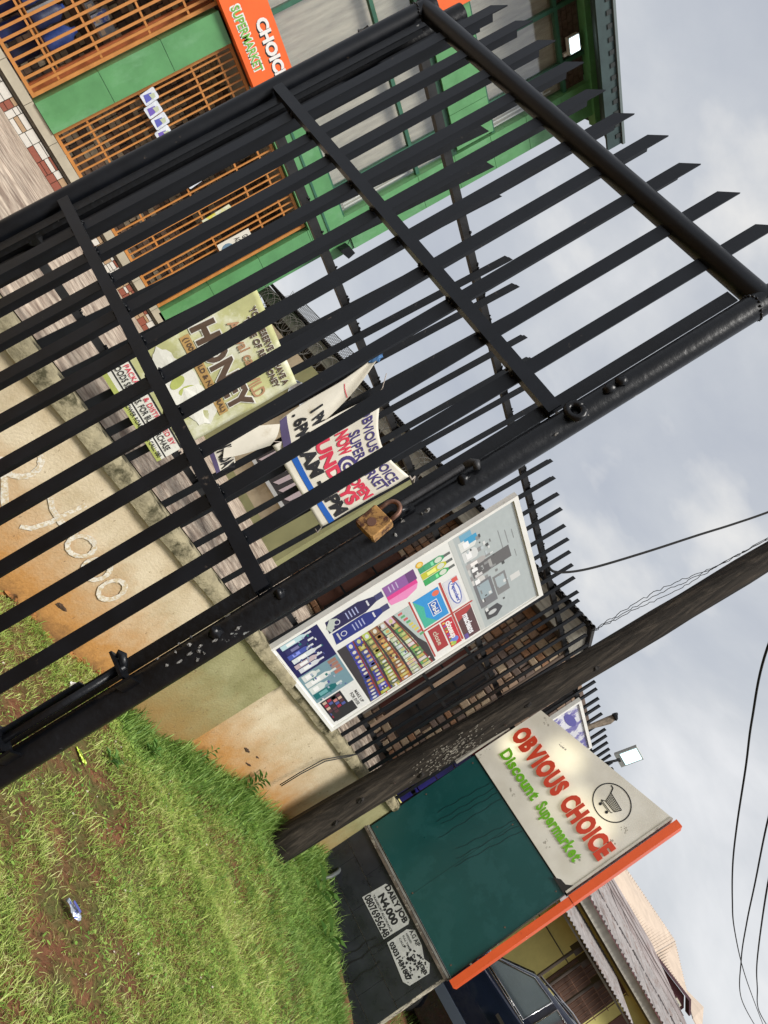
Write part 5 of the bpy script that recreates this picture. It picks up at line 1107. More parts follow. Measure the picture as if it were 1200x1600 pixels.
for (xx, yy, zt_, m, lab) in ((.95, 1.05, 1.75, plain('blue_crate_plastic', (.02, .02, .24), .4), 'stack of blue plastic crates beside the sign behind the fence'),):
    pass
for i in range(5):
    t = thing('bottle_crate', ['blue plastic crate at the bottom of the stack behind the fence', 'blue crate second from the bottom of the stack behind the fence', 'blue crate in the middle of the stack behind the fence', 'blue crate second from the top of the stack behind the fence', 'blue crate at the top of the stack behind the fence'][i], 'crate', (1.75, .55, .95+.25*i), group='blue crates stacked behind the fence')
    z0 = cfz(.5) + .005 + .255*i; b = MB(); CB = plain('crate_blue', (.025, .02, .24), .4)
    X0 = 1.50; b.box(X0, X0+.5, .36, .39, z0, z0+.24); b.box(X0, X0+.5, .70, .73, z0, z0+.24); b.box(X0, X0+.03, .391, .699, z0, z0+.24); b.box(X0+.47, X0+.5, .391, .699, z0, z0+.24); b.box(X0+.031, X0+.469, .391, .699, z0, z0+.02); put(b, 'crate_shell', CB, t)
    for q in range(4): put(MB().tube([(1.59+.11*q, .45, z0+.02), (1.59+.11*q, .45, z0+.20), (1.59+.11*q, .45, z0+.248)], [.035, .035, .014], 10), 'bottle', plain('brown_bottle', (.12, .02, .015), .3), t)
kb = thing('red_cloth', 'red cloth draped over the blue crates', 'cloth', (1.7, .34, 2.1))
put(grid_surface(lambda u, v: (1.52+.42*u, .345-.02*math.sin(u*9), 1.95+.22*v+.03*math.sin(u*6)), 10, 5), 'cloth_sheet', plain('red_cloth', (.35, .03, .03), .8), kb, smooth=True)

# ------------------------------------------------------------------ floodlight, rag on stick
fl = thing('floodlight', 'lit white floodlight on a short bracket above the sign', 'floodlight', (3.4, .02, 3.6))
cF = Vector((3.45, -.05, 3.86)); rz_m = Matrix.Rotation(R(-38), 3, 'Z') @ Matrix.Rotation(R(25), 3, 'X')
def FL(x0, x1, y0, y1, z0, z1):
    q = MB().box(x0, x1, y0, y1, z0, z1); q.v = [tuple(cF + rz_m @ (Vector(v)*.82)) for v in q.v]; return q
put(FL(-.13, .13, -.03, .04, -.21, .19), 'housing', plain('floodlight_housing', (.42, .44, .42), .45), fl); put(FL(-.11, .11, -.036, -.031, -.12, .17), 'glass', mat('lit_flood_glass', (.7, .85, .88), .2, 0, .1, 8, emit=(.60, .93, 1), estr=1.1), fl)
for zz_ in (-.04, .08): put(FL(-.055, .055, -.040, -.0365, zz_-.045, zz_+.045), 'led_cluster', mat('led_white', (.9, .95, 1), .2, 0, .02, 8, emit=(.9, 1, 1), estr=5), fl)
put(FL(-.05, .02, -.034, -.031, -.19, -.16), 'badge', BLACKF, fl)
put(MB().tube([(3.35, .04, 3.45), (3.38, .0, 3.60), (3.42, -.03, 3.72)], .018, 8), 'bracket', BLACKF, fl)
st = thing('wooden_stick', 'short weathered stick with a frayed end poking above the fence', 'stick', (2.0, .02, 3.3))
put(MB().tube([(1.98, .02, 3.20), (2.03, .0, 3.40), (2.08, -.02, 3.55), (2.12, -.03, 3.66), (2.13, -.03, 3.74)], [.022, .03, .042, .05, .038], 10), 'shaft', mat('grey_brown_wood', (.17, .135, .10), .9, 0, .4, 20, .8, 40), st); b = MB(); b.blob((2.12, -.03, 3.75), (.06, .05, .04), 8, 5, .5); put(b, 'frayed_end', BLACKF, st)

# ------------------------------------------------------------------ overhead wires
CABLE = plain('black_wire', (.003, .003, .003), .9)
def wire(pts, r_, label, cat='cable', group=None, jag=0):
    P = []; pts = [Vector(p) for p in pts]
    for i in range(len(pts)-1):
        p0, p1, p2, p3 = pts[max(i-1, 0)], pts[i], pts[i+1], pts[min(i+2, len(pts)-1)]
        for k_ in range(10):
            t_ = k_/10; q = .5*((2*p1) + (-p0+p2)*t_ + (2*p0-5*p1+4*p2-p3)*t_*t_ + (-p0+3*p1-3*p2+p3)*t_**3)
            if jag: q += Vector((random.uniform(-jag, jag), random.uniform(-jag, jag), random.uniform(-jag, jag)))
            P.append(q)
    P.append(pts[-1]); o = MB().tube(P, r_, 6).build('overhead_cable', CABLE, smooth=True); return tag(o, label, cat, group)
wire([(-1.39, .05, 3.375), (-1.28, .0, 3.42), (-1.03, 0, 3.75), (-.72, 0, 4.40), (-.42, 0, 5.10), (-.22, 0, 5.55), (0, 0, 6.1), (.3, 0, 7.0)], .013, 'thick black cable rising from the fence top rail')
for q, lab in enumerate(('thin wavy wire from the bungalow eave, upper strand', 'thin wavy wire from the bungalow eave, middle strand', 'thin wavy wire from the bungalow eave, lower strand')):
    o_ = (-.06, 0, .06)[q]
    wire([(.98, .5, 3.93), (1.0-o_*.5, .5, 4.25), (1.03-o_*1.2, .48, 4.7), (1.10-o_*1.5, .45, 5.2), (1.18, .42, 5.75), (1.27-o_*.4, .4, 6.5), (1.45, .4, 7.6)], .0045, lab, 'wire', 'thin wavy wires from the bungalow eave', .012)
Yw = -2
wire([(-3.2, Yw, 4.2), (-2.14, Yw, 3.87), (-1.1, Yw, 3.80), (-.156, Yw, 3.79), (1.2, Yw, 3.76), (2.5, Yw, 3.76), (4.1, Yw, 3.82), (5.73, Yw, 3.92), (9.2, Yw, 4.25), (14, Yw, 4.8), (24, Yw, 6.0)], .009, 'thin overhead line nearest to the camera on the right side of the sky', 'wire', 'thin overhead lines at the right')
wire([(.2, Yw, 4.3), (1.78, Yw, 4.2), (4.07, Yw, 4.18), (6, Yw, 4.16), (8.53, Yw, 4.19), (12.75, Yw, 4.41), (20, Yw, 5.3)], .010, 'thin overhead line crossing the nearest one on the right', 'wire', 'thin overhead lines at the right')
wire([(3.2, Yw, 4.5), (4.56, Yw, 4.43), (9.65, Yw, 4.61), (13, Yw, 4.85), (17, Yw, 5.19), (25, Yw, 6.3)], .012, 'outermost thin overhead line at the right edge of the sky', 'wire', 'thin overhead lines at the right')

# ------------------------------------------------------------------ parked cars beyond the sign
CARB = mat('dark_blue_car_paint', (.010, .014, .030), .2, .2, .12, 2, 0, 1, .5, coat=.9, stain=((.025, .03, .042), .55, .75, 3))
CGL = plain('tinted_car_glass', (.20, .25, .28), .07, .75); CHR = plain('chrome', (.6, .6, .6), .15, 1); RUB = plain('black_rubber', (.015, .015, .016), .7); LOW = plain('grey_lower_trim', (.07, .09, .12), .5)
def make_car(name, label, px_, yoff, zoff, paint, tilt):
    """side facing -X, nose towards +Y. profile in (y,z)"""
    root = thing(name, label, 'car', (px_+.9, -2.2+yoff, -.42+zoff))
    T = Matrix.Translation((px_+.9, -2.2+yoff, -.42+zoff)) @ Matrix.Rotation(tilt, 4, 'X')
    def put2(mb0, nm, m, sm_=False, par=None, ang=None):
        mb0.v = [tuple(T @ Vector(v)) for v in mb0.v]; o_ = put(mb0, nm, m, root, sm_)
        if ang: autosmooth(o_, ang)
        return o_
    y_ = lambda v: v+2.2
    # body rings across the width: lower body with slightly curved flank
    prof = [(2.10, .30), (2.12, .62), (2.0, .86), (1.15, 1.00), (.95, 1.36)]   # unused guide
    flank = [(-.78, .22), (-.86, .42), (-.885, .70), (-.87, .98), (-.83, 1.30)]
    ys_ = [2.08, 2.0, 1.2, -.4, -1.6, -2.1, -2.2]; top = [.80, .98, 1.22, 1.31, 1.30, 1.24, 1.0]; bot = [.40, .26, .24, .24, .24, .30, .42]
    b = MB(); rings = []
    for yy, tp, bt in zip(ys_, top, bot):
        rg_ = []
        for s_ in (-1, 1):
            seq = [(.76, 0), (.84, .2), (.885, .48), (.875, .78), (.83, 1.0)]
            if s_ == 1: seq = seq[::-1]
            for (hx, q) in seq: rg_.append((s_*hx*(1 if abs(yy) < 2 else .9), yy, bt+(tp-bt)*q))
        rings.append(rg_)
    nn_ = 10; vs = [v for r0 in rings for v in r0]; fs = [(i*nn_+k, (i+1)*nn_+k, (i+1)*nn_+(k+1) % nn_, i*nn_+(k+1) % nn_) for i in range(len(rings)-1) for k in range(nn_)]
    fs += [tuple(range(nn_)), tuple((len(rings)-1)*nn_+k for k in range(nn_-1, -1, -1))]
    b.add(vs, fs); o_ = put2(b, 'body', paint, ang=60); bv_ = o_.modifiers.new('round', 'BEVEL'); bv_.width = .05; bv_.segments = 3; bv_.limit_method = 'ANGLE'; bv_.angle_limit = R(18)
    # cabin
    cab = [(1.20, 1.22), (.52, 1.70), (-.2, 1.765), (-1.45, 1.74), (-1.95, 1.28)]
    vs = []
    for s_ in (-1, 1):
        for (yy, zz_) in cab: vs.append((s_*(.83 - (zz_-1.22)*.28), yy, zz_))
    b = MB(); b.add(vs, [(0, 1, 2, 3, 4), (9, 8, 7, 6, 5), (0, 5, 6, 1), (1, 6, 7, 2), (2, 7, 8, 3), (3, 8, 9, 4)]); o_ = put2(b, 'cabin_shell', paint, ang=60); bv_ = o_.modifiers.new('round', 'BEVEL'); bv_.width = .06; bv_.segments = 3; bv_.limit_method = 'ANGLE'; bv_.angle_limit = R(18)
    def win(pl, nm='side_window'):
        for s_ in (-1, 1):
            X_ = lambda zz_, o0: s_*(.83 - (zz_-1.22)*.28 + o0)
            n0 = len(pl); vs = [(X_(z0, .006), y0, z0) for y0, z0 in pl] + [(X_(z0, -.01), y0, z0) for y0, z0 in pl]
            q = MB(); q.add(vs, [tuple(range(n0)), tuple(range(2*n0-1, n0-1, -1))] + [(i, i+n0, (i+1) % n0+n0, (i+1) % n0) for i in range(n0)]); put2(q, nm, CGL)
            # chrome rim
            c_ = [(X_(z0, .012), y0, z0) for y0, z0 in pl]; q = MB(); q.tube(c_+[c_[0]], .009, 6); put2(q, 'window_trim', CHR, True)
    win([(1.06, 1.29), (.50, 1.655), (.20, 1.675), (.22, 1.295)]); win([(.13, 1.295), (.11, 1.675), (-.72, 1.675), (-.74, 1.295)]); win([(-.84, 1.295), (-.82, 1.67), (-1.38, 1.655), (-1.75, 1.33)])
    b = MB(); b.add([(-.66, 1.14, 1.30), (.66, 1.14, 1.30), (.60, .58, 1.69), (-.60, .58, 1.69)], [(0, 1, 2, 3)]); put2(b, 'windscreen', CGL)
    for s_ in (-1, 1):
        b = MB(); b.tube([(s_*.60, .50, 1.72), (s_*.62, 0, 1.795), (s_*.62, -1.3, 1.785), (s_*.60, -1.5, 1.73)], .014, 8); put2(b, 'roof_rail', CHR, True)
        b = MB(); b.tube([(s_*.88, 1.3, 1.255), (s_*.885, 0, 1.28), (s_*.885, -1.7, 1.275)], .008, 6); put2(b, 'belt_trim', CHR, True)
        b = MB(); b.box(s_*.897-.012, s_*.897+.012, -1.8, 1.2, .60, .72); put2(b, 'door_moulding', LOW)
        for yy in (.04, -.86):
            b = MB(); b.box(s_*.905-.014, s_*.905+.014, yy+.19, yy+.37, 1.06, 1.10); put2(b, 'door_handle', CHR)
            b = MB(); b.tube([(s_*.89, yy+.12, 1.03), (s_*.905, yy+.12, 1.03)], .014, 10); put2(b, 'keyhole', CHR)
        for yy in (1.12, .0, -.93):
            b = MB(); b.box(s_*.893-.004, s_*.893+.004, yy-.004, yy+.004, .34, 1.24); put2(b, 'door_gap', RUB)
        b = MB(); b.blob((s_*1.02, .98, 1.33), (.12, .07, .09), 12, 8, .03); put2(b, 'wing_mirror', paint if name != 'parked_van' else RUB, True)
        for yy in (1.35, -1.45):
            b = MB(); b.tube([(s_*.70, yy, .33), (s_*.90, yy, .33)], .33, 24); put2(b, 'tyre', RUB, ang=30)
            b = MB(); b.tube([(s_*.89, yy, .33), (s_*.912, yy, .33)], .19, 16); put2(b, 'rim', plain('alloy', (.4, .4, .4), .4, .8), ang=30)
        b = MB(); b.blob((s_*.62, 2.03, .72), (.16, .06, .08), 10, 6, .02); put2(b, 'headlight', plain('headlight_glass', (.5, .5, .5), .15), True)
    return root
make_car('parked_car', 'dark blue car with chrome window trim parked right behind the sign', 3.0, .0, .0, CARB, R(-2.5))
make_car('parked_car', 'silver grey car parked behind the dark blue one', 5.2, -.15, .05, mat('grey_car_paint', (.13, .14, .15), .3, .4, .1, 2, coat=.5), R(-1))

# ------------------------------------------------------------------ houses on the right
HD = Vector((.862, -.506, 0)).normalized(); HN = Vector((-.506, -.862, 0)).normalized(); H0 = Vector((10, .5, 0))
def HP(s, z, d=0, o_=H0): return o_ + HD*s + HN*d + Vector((0, 0, z))
def hbox(s0, s1, z0, z1, d0, d1, o_=H0):
    b = MB(); vs = [HP(s, z, d, o_) for z in (z0, z1) for d in (d0, d1) for s in (s0, s1)]
    b.add(vs, [(0, 1, 3, 2), (4, 6, 7, 5), (0, 4, 5, 1), (2, 3, 7, 6), (0, 2, 6, 4), (1, 5, 7, 3)]); return b
def hpoly(poly, o_=H0, th=.03):
    b = MB(); P = [HP(s, z, d, o_) for s, z, d in poly]; n = len(P); V = P + [p - Vector((0, 0, th)) for p in P]
    b.add(V, [tuple(range(n)), tuple(range(2*n-1, n-1, -1))] + [(i, i+n, (i+1) % n+n, (i+1) % n) for i in range(n)]); return b
YW = mat('lime_yellow_render', (.62, .57, .20), .85, 0, .10, 2, .3, 30, stain=((.42, .38, .14), .58, .74, 1.5)); CORR = mat('old_grey_roofing', (.30, .275, .265), .7, .1, .25, 4, .2, 20, stain=((.18, .12, .10), .52, .66, 3))
yh = thing('yellow_house', 'yellow green bungalow with sagging corrugated iron roof beyond the cars', 'house', HP(2, -.3))
put(hbox(-6, 7, -.5, 2.75, -.9, -.8), 'wall', YW, yh); put(hbox(-6, 7, -.5, -.1, -.8, -.4), 'veranda_step', PALE, yh)
put(hbox(-6, 7, 2.58, 2.78, -.03, .0), 'fascia_board', mat('pale_fascia', (.42, .40, .34), .8, 0, .2, 5), yh)
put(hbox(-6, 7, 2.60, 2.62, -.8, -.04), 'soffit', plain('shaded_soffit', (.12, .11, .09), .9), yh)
def corr(s0, s1, e0, e1, d0, d1, pitch=.14, amp=.018, o_=H0, jag=0):
    """corrugated sheet from eave (z e0 at d0) up to ridge (z e1 at d1)"""
    b = MB(); n = int((s1-s0)/pitch*4); vs = []
    for i in range(n+1):
        s = s0 + (s1-s0)*i/n; w_ = amp*math.sin(i*math.pi/2); jj = random.uniform(-jag, jag)
        vs += [HP(s, e0 + w_ + jj, d0, o_), HP(s, (e0+e1)/2 + w_, (d0+d1)/2, o_), HP(s, e1 + w_, d1, o_)]
    f_ = []
    for i in range(n): f_ += [(3*i, 3*i+3, 3*i+4, 3*i+1), (3*i+1, 3*i+4, 3*i+5, 3*i+2)]
    b.add(vs, f_); m0 = len(vs); b.add([Vector(v)-Vector((0, 0, .01)) for v in vs], [tuple(reversed(f)) for f in f_]); return b
put(corr(-1, 7, 2.80, 3.45, .15, -2.2, jag=.012), 'roof_sheet', CORR, yh); put(corr(-6, -1.02, 2.82, 3.45, .15, -2.2), 'roof_sheet', CORR, yh)
for i in range(9): put(MB().tube([HP(-.8+.75*i, 3.13+.01*(i % 3), -1.0), HP(-.75+.75*i+.6, 3.13, -1.0)], .02, 6), 'roof_seam', plain('dark_seam', (.08, .07, .07), .8), yh)
put(hpoly([(-4, 3.42, -2.25), (8.2, 3.50, -2.25), (8.7, 3.92, -5), (7.77, 4.22, -5), (-4, 4.0, -5)]), 'rear_roof', mat('slate_grey_roof', (.26, .225, .215), .8, 0, .25, 1.2, .4, 10, stain=((.15, .10, .09), .5, .62, 1.6)), yh)
b = MB()
for i in range(9):
    b.tube([HP(.6+i*.85, 3.45, -2.28) + Vector((0, 0, .02)), HP(1.4+i*.80, 4.10, -5) + Vector((0, 0, .02))], .014, 4)
for q in range(1, 4): b.tube([HP(-3, 3.43+.165*q, -2.25-.69*q) + Vector((0, 0, .025)), HP(8, 3.50+.165*q, -2.25-.69*q) + Vector((0, 0, .03))], .012, 4)
put(b, 'sheet_seam', plain('slate_seam', (.15, .125, .12), .8), yh, kind='stuff')
ROOFL = MB()
for i in range(14):
    for q in range(4): pass
# canopy
cn = put(corr(-1.2, 2.3, 2.18, 2.50, .95, -.35, .12, .016), 'canopy_sheet', CORR, yh); put(hbox(-1.2, 2.25, 2.10, 2.14, .80, .86), 'canopy_batten', FASC, yh)
for s in (.36, .70, 1.32):
    put(MB().tube([HP(s, -.4, .5), HP(s, 2.25, .5)], .035, 8), 'canopy_post', plain('dark_brown_post', (.06, .045, .035), .7), yh); put(hbox(s-.07, s+.07, 1.92, 2.20, .43, .57), 'post_bracket', plain('dark_brown_post', (.06, .045, .035), .7), yh)
put(MB().tube([HP(-.4, 1.75, -.79), HP(2.0, 1.75, -.79)], .012, 6), 'pipe_run', plain('dark_brown_post', (.06, .045, .035), .7), yh)
# rusty window cage
for i in range(12): put(hbox(1.95+.14*i, 1.965+.14*i, 1.2, 2.52, -.70, -.685), 'cage_bar', mat('rusty_iron', (.16, .085, .055), .7, .2, .4, 12), yh)
for z in (1.25, 1.6, 1.95, 2.3, 2.5): put(hbox(1.93, 3.55, z, z+.018, -.684, -.67), 'cage_bar', MATS['rusty_iron'], yh)
put(hbox(1.95, 3.55, 1.15, 2.52, -.798, -.78), 'window_opening', plain('brown_opening', (.085, .045, .03), .8), yh)
put(hbox(4.0, 5.2, .2, 2.3, -.798, -.78), 'door_opening', plain('brown_door', (.12, .05, .035), .7), yh)
# bigger house behind
B0 = Vector((20, 3.0, 0)); bh = thing('cream_roof_house', 'tall house behind with cream corrugated roof and maroon gable', 'house', HP(2, 0, 0, B0))
CRR = mat('cream_corrugated_roof', (.50, .40, .31), .6, .1, .12, 2, 0, 1, .4)
put(hpoly([(-2.5, 4.35, 0), (3.35, 4.50, 0), (7.0, 5.87, -3), (-.5, 5.3, -3)], B0), 'roof', CRR, bh)
put(hpoly([(3.36, 4.50, 0), (5.75, 4.76, .1), (9.67, 5.25, -3), (7.01, 5.86, -3)], B0), 'roof', CRR, bh)
b = MB()
for i in range(48):
    t_ = i/48; b.tube([HP(-2.5+5.85*t_, 4.36+.15*t_, 0, B0), HP(-.5+7.5*t_, 5.31+.57*t_, -3, B0)], .018, 4)
for i in range(20):
    t_ = i/20; b.tube([HP(3.4+2.3*t_, 4.52+.25*t_, .1*t_, B0), HP(7.05+2.6*t_, 5.87-.6*t_, -3, B0)], .018, 4)
put(b, 'roof_rib', CRR, bh, kind='stuff')
put(hbox(-2, 3.3, -.5, 4.25, -4.1, -.2, B0), 'wall', mat('maroon_render', (.13, .045, .055), .85, 0, .15, 2), bh)
def hwall(poly, d0, d1, o_): 
    b = MB(); n = len(poly); V = [HP(a, z, d0, o_) for a, z in poly] + [HP(a, z, d1, o_) for a, z in poly]; b.add(V, [tuple(range(n)), tuple(range(2*n-1, n-1, -1))] + [(i, i+n, (i+1) % n+n, (i+1) % n) for i in range(n)]); return b
put(hwall([(3.31, -.5), (6.2, -.5), (6.2, 4.46), (5.75, 4.68), (3.31, 4.42)], -.6, -.1, B0), 'gable_wall', MATS['maroon_render'], bh)
put(hwall([(3.3, 4.42), (5.8, 4.70), (6.35, 4.44), (6.35, 4.52), (5.8, 4.79), (3.3, 4.50)], -.1, .12, B0), 'barge_board', plain('dark_maroon_board', (.07, .03, .04), .7), bh)
for (a0, a1, z0, z1) in ((4.10, 4.85, 4.02, 4.40), (5.55, 5.95, 4.10, 4.42)):
    w_ = put(hbox(a0, a1, z0, z1, -.095, -.03, B0), 'window_frame', plain('cream_frame', (.5, .47, .38), .6), bh); mid = (a0+a1)/2
    put(hbox(a0+.06, mid-.03, z0+.06, z1-.06, -.029, -.02, B0), 'pane', CGL, w_); put(hbox(mid+.03, a1-.06, z0+.06, z1-.06, -.029, -.02, B0), 'pane', CGL, w_)
put(hbox(6.42, 7.3, -.5, 4.35, -3.0, -.6, B0), 'wing_wall', MATS['maroon_render'], bh)
put(hpoly([(6.3, 4.5, .3), (7.1, 4.5, .3), (10.6, 5.6, -3), (9.2, 5.3, -3)], B0), 'wing_roof', CRR, bh)

# ------------------------------------------------------------------ grass and litter
def fbm(x, y):
    v = 0
    for a, fx, fy, p in ((.5, 1.3, .9, 0), (.4, -2.1, 2.7, 1.3), (.32, 4.3, 3.1, 2.1), (.25, -6.2, 7.7, .7), (.2, 11.3, -9.1, 1.9), (.15, 17, 21, .2)): v = v + a*np.sin(fx*x + fy*y + p + 1.5*np.sin(fy*.7*x - fx*.6*y))
    return v
def blades(n, xr, yr, hmin, hmax, wd, dens, bend=.6, seed=1, wallmask=False):
    g = np.random.default_rng(seed)
    x = g.uniform(*xr, n*3); y = g.uniform(*yr, n*3); keepm = g.random(n*3) < dens(x, y); x, y = x[keepm][:n], y[keepm][:n]; n = len(x)
    z = gz(x, y) - .004; a = g.uniform(0, 2*np.pi, n); h = g.uniform(hmin, hmax, n)*g.uniform(.6, 1.2, n); ln = g.uniform(.15, 1, n)*bend*h; w_ = wd*g.uniform(.6, 1.4, n)
    dx, dy = np.cos(a), np.sin(a); px_, py_ = -dy*w_, dx*w_
    V = np.zeros((n, 5, 3))
    V[:, 0] = np.stack([x-px_, y-py_, z], 1); V[:, 1] = np.stack([x+px_, y+py_, z], 1)
    mxx, myy, mz = x+dx*ln*.35, y+dy*ln*.35, z+h*.6
    V[:, 2] = np.stack([mxx+px_*.8, myy+py_*.8, mz], 1); V[:, 3] = np.stack([mxx-px_*.8, myy-py_*.8, mz], 1); V[:, 4] = np.stack([x+dx*ln, y+dy*ln, z+h*g.uniform(.7, 1, n)], 1)
    return V
def blade_object(V, name, m, label, cat):
    n = len(V); me = bpy.data.meshes.new(name); me.vertices.add(n*5); me.vertices.foreach_set('co', V.reshape(-1))
    base = np.arange(n)*5; q = np.stack([base, base+1, base+2, base+3], 1); t_ = np.stack([base+3, base+2, base+4], 1)
    li = np.concatenate([np.concatenate([q, t_], 1).reshape(-1)]); me.loops.add(n*7); me.loops.foreach_set('vertex_index', li)
    st_ = np.stack([np.arange(n)*7, np.arange(n)*7+4], 1).reshape(-1); me.polygons.add(n*2); me.polygons.foreach_set('loop_start', st_); me.update(calc_edges=True); me.validate()
    me.materials.append(m); return link(name, me, None, label=label, cat=cat, kind='stuff')
def leaf_mat(name, cols, sc=5):
    m = bpy.data.materials.new(name); m.use_nodes = True; t = m.node_tree; b = t.nodes['Principled BSDF']; N = t.nodes.new; L = t.links.new
    b.inputs['Roughness'].default_value = .55; b.inputs['Specular IOR Level'].default_value = .3
    g = N('ShaderNodeNewGeometry'); n = N('ShaderNodeTexNoise'); n.inputs['Scale'].default_value = sc; n.inputs['Detail'].default_value = 7; n.inputs['Roughness'].default_value = .75; L(g.outputs['Position'], n.inputs[0])
    ad = N('ShaderNodeMath'); ad.operation = 'MULTIPLY_ADD'; ad.inputs[1].default_value = .35; L(g.outputs['Random Per Island'], ad.inputs[0]); sb_ = N('ShaderNodeMath'); sb_.operation = 'ADD'; sb_.inputs[1].default_value = -.175; L(n.outputs[0], sb_.inputs[0]); L(sb_.outputs[0], ad.inputs[2])
    r = N('ShaderNodeValToRGB'); L(ad.outputs[0], r.inputs[0]); r.color_ramp.elements[0].position = .25; r.color_ramp.elements[0].color = (*cols[0], 1); r.color_ramp.elements[1].position = .80; r.color_ramp.elements[1].color = (*cols[-1], 1)
    for i, c in enumerate(cols[1:-1]): e = r.color_ramp.elements.new(.25+.55*(i+1)/(len(cols)-1)); e.color = (*c, 1)
    L(r.outputs[0], b.inputs['Base Color'])
    tl2 = N('ShaderNodeBsdfTranslucent'); L(r.outputs[0], tl2.inputs[0]); mx = N('ShaderNodeMixShader'); mx.inputs[0].default_value = .35; L(b.outputs[0], mx.inputs[1]); L(tl2.outputs[0], mx.inputs[2])
    L(mx.outputs[0], t.nodes['Material Output'].inputs[0]); return m
G1 = leaf_mat('short_grass', [(.09, .17, .03), (.27, .39, .07), (.49, .57, .15), (.72, .70, .36)]); G2 = leaf_mat('lush_green_grass', [(.08, .17, .035), (.22, .36, .075), (.42, .55, .17)])
def inside(x, y): return (y < -.02) & ~((x > .78) & (x < 1.25) & (y > -1.70)) & ~((x+.42)**2 + (y+.32)**2 < .030)
def d1(x, y):
    f = fbm(x, y); base = np.clip((f + .80)/.8, .06, 1)
    soil = np.exp(-((x+4.2)**2)/1.2 - ((y+.9)**2)/.35); soil2 = np.exp(-((x+1.6)**2)/.05-((y+1.3)**2)/.12); soil3 = np.exp(-((x+4.75)**2)/.05-((y+2.35)**2)/.03)
    return np.clip(base+.05, 0, 1)*(1-.85*soil)*(1-.55*soil2)*(1-.8*soil3)*inside(x, y)
def d2(x, y): return np.clip(1.2*np.exp(-((y+.15)**2)/.10)*(x > -3.0) + np.exp(-((x-.2)**2)/1.1 - ((y+.9)**2)/1.1), 0, 1)*inside(x, y)
def d3(x, y): return np.clip(fbm(x*1.3+5, y*1.3) - .3, 0, 1)*inside(x, y)
XR, YR = (-6.6, 1.6), (-3.4, -.02)
gm = blades(250000, XR, YR, .014, .042, .0019, d1, 2.3, 3); blade_object(gm, 'short_grass', G1, 'short patchy yellow-green grass on the red verge', 'grass')
blade_object(blades(26000, (-3.2, 1.6), (-2.9, -.02), .04, .10, .0028, d2, 1.5, 4), 'lush_grass', G2, 'lush taller grass at the foot of the wall and the sign', 'grass')
blade_object(blades(9000, (-3.4, 1.4), (-1.9, -.02), .10, .20, .0040, lambda x, y: np.clip(1.1*np.exp(-((y+.12)**2)/.03)*(x > -3.1)*(x < .7) + np.exp(-((x-.58)**2)/.03)*(y > -1.6), 0, 1)*inside(x, y)*(fbm(x*2, y*2) > -.5), .8, 14), 'tall_fringe_grass', G2, 'ragged taller grass along the wall foot and the tiled base', 'grass')
blade_object(blades(18000, XR, YR, .04, .10, .0028, d3, 2.0, 5), 'long_grass', G1, 'scattered longer grass blades over the verge', 'grass')
blade_object(blades(9000, XR, YR, .02, .06, .0010, lambda x, y: .5*inside(x, y), 1.6, 6), 'dry_grass', leaf_mat('straw', [(.28, .21, .10), (.45, .36, .20)]), 'dry straw stalks lying among the grass', 'straw')
blade_object(blades(14000, (1.3, 9), (-6, -.1), .04, .12, .004, lambda x, y: .9*np.ones_like(x), .8, 8), 'yard_grass', G2, 'rough green grass in the yard beyond the sign', 'grass')
# broad little leaves (clover-like)
g = np.random.default_rng(11); b = MB(); m = 0
while m < 15000:
    x, y = g.uniform(*XR), g.uniform(*YR)
    if g.random() > float(np.clip(fbm(np.array(x*1.7), np.array(y*1.9-3))+.45, 0, 1))*float(inside(np.array(x), np.array(y))): continue
    m += 1; z = float(gz(x, y)) + g.uniform(.010, .055); r_ = g.uniform(.004, .011)*(1.5 if (y > -.5 and x > -3) else 1); el_ = g.choice([.8, .45, .3]); a = g.uniform(0, 6.28); tx, ty = g.uniform(-.5, .5, 2)
    vs = []
    for i in range(6):
        q = a + i*math.pi/3; cq, sq = math.cos(i*math.pi/3)*r_*(1.9-el_), math.sin(i*math.pi/3)*r_*el_; ex, ey = cq*math.cos(a)-sq*math.sin(a), cq*math.sin(a)+sq*math.cos(a); vs.append((x+ex, y+ey, z+ex*tx+ey*ty))
    b.add(vs, [(0, 1, 2, 3, 4, 5)])
me_o = b.build('clover_leaves', leaf_mat('clover', [(.08, .20, .03), (.24, .42, .07), (.46, .56, .15)], 7)); tag(me_o, 'tiny round leaves of ground weeds among the grass', 'weeds', kind='stuff')

def weed(x, y, h, n, label, lw=.016, ll=.07, z=None):
    z0 = float(gz(x, y)) if z is None else z; t = thing('weed_plant', label, 'weed', (x, y, z0))
    MB().tube([(0, 0, 0), (.01, .0, h*.5), (.02, -.01, h)], [.004, .003, .0015], 6).build('stem', plain('green_stem', (.10, .17, .05), .6), t)
    b = MB()
    for i in range(n):
        zz_ = h*(.25 + .75*i/n); a = i*2.4; dx, dy = math.cos(a), math.sin(a); l_ = ll*random.uniform(.7, 1.2); w_ = lw*random.uniform(.8, 1.2)
        p0 = Vector((.02*zz_/h, 0, zz_)); p1 = p0 + Vector((dx*l_*.5, dy*l_*.5, l_*.35)); p2 = p0 + Vector((dx*l_, dy*l_, l_*.30)); q = Vector((-dy, dx, 0))*w_*.5
        b.add([p0, p1-q, p2, p1+q], [(0, 1, 2), (0, 2, 3)])
    b.build('leaves', MATS.get('wl') or MATS.setdefault('wl', leaf_mat('weed_leaf', [(.06, .16, .03), (.15, .28, .06)], 12)), t); return t
weed(-1.20, -.10, .26, 26, 'bushy green weed growing against the wall beside the wooden pole', .02, .10)
weed(-1.95, -.09, .22, 9, 'slender weed with few leaves before the orange stained plaster')
weed(-2.7, -.35, .10, 10, 'broad leaved weed by the olive pilaster foot', .045, .09)
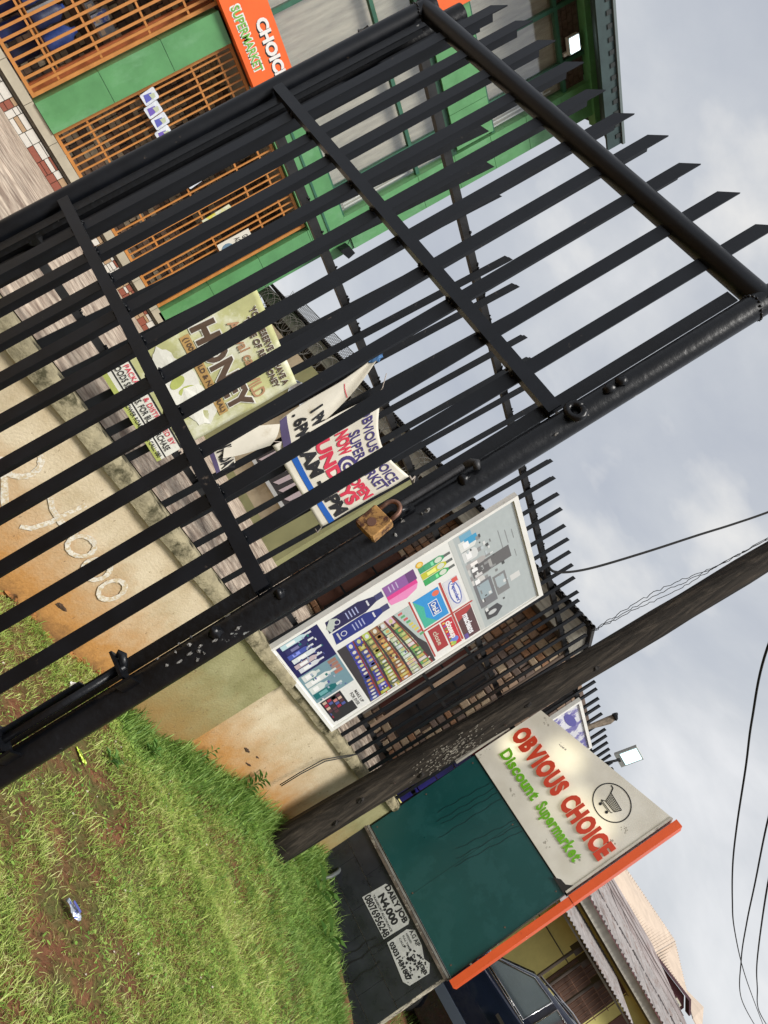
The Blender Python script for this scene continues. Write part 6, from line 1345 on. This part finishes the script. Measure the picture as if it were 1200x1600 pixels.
weed(-3.35, -.75, .08, 8, 'low weed with pointed leaves beside the green sachet', .04, .09)
weed(-5.35, -.45, .08, 7, 'small bright weed seen between the gate bars at the left', .03, .07)
weed(-1.0, -2.35, .16, 10, 'pale broad leaved weed at the bottom edge of the picture', .045, .12)
weed(.40, -.55 , .15, 9, 'long leaved grass tuft before the tiled sign base', .004, .24)
weed(.45, -.95, .14, 8, 'second grass tuft nearer the middle of the tiled base', .004, .22)

def crumple(name, label, cat, x, y, lx, ly, h, m, m2, rz, lift=.012):
    z0 = float(gz(x, y)); t = thing(name, label, cat, (x, y, z0), rz=rz); random.seed(int(abs(x*100)))
    f = lambda u, v: ((u-.5)*lx*(1-.25*abs(v-.5)), (v-.5)*ly*(1-.5*abs(2*u-1)**3), lift + h*(.4+.6*math.sin(u*5+1)*math.sin(v*6+.5)) + random.uniform(-.004, .004))
    grid_surface(f, 12, 9).build('wrapper', m, t)
    f2 = lambda u, v: ((u-.5)*lx*.5, (v-.4)*ly*.35, lift + h*1.15 + .006)
    grid_surface(f2, 4, 3).build('wrapper_print', m2, t); return t
SILV = mat('blue_silver_foil', (.42, .46, .52), .25, .35, .25, 40, .8, 60, stain=((.06, .09, .35), .52, .56, 26))
crumple('foil_sachet', 'crumpled blue and silver sachet lying in the grass at lower left', 'litter', -4.03, -1.93, .12, .058, .018, SILV, plain('blue_foil_print', (.08, .10, .35), .4), R(-48), .03)
crumple('white_wrapper', 'crumpled white paper scrap on the soil behind the gate bars', 'litter', -3.68, -.37, .10, .09, .03, mat('white_scrap', (.60, .58, .56), .7, 0, .2, 20), plain('pale_scrap', (.55, .53, .5), .8), .6)
crumple('green_sachet', 'flattened lime green sachet lying near the gate post', 'litter', -3.66, -.86, .13, .035, .008, mat('lime_foil', (.42, .55, .05), .3, .1, .2, 30, .5, 50), plain('dark_green_print', (.05, .10, .03), .5), R(-55), .02)
b = MB()
for i in range(160):
    x, y = random.uniform(-6, .3), random.uniform(-3, -.1); r_ = random.uniform(.003, .008); b.blob((x, y, float(gz(x, y))+.012), (r_*1.4, r_, r_*.7), 6, 4, .3)
tag(b.build('pebbles', plain('pale_pebble', (.50, .44, .36), .8)), 'tiny pale pebbles scattered on the verge', 'pebbles', kind='stuff')
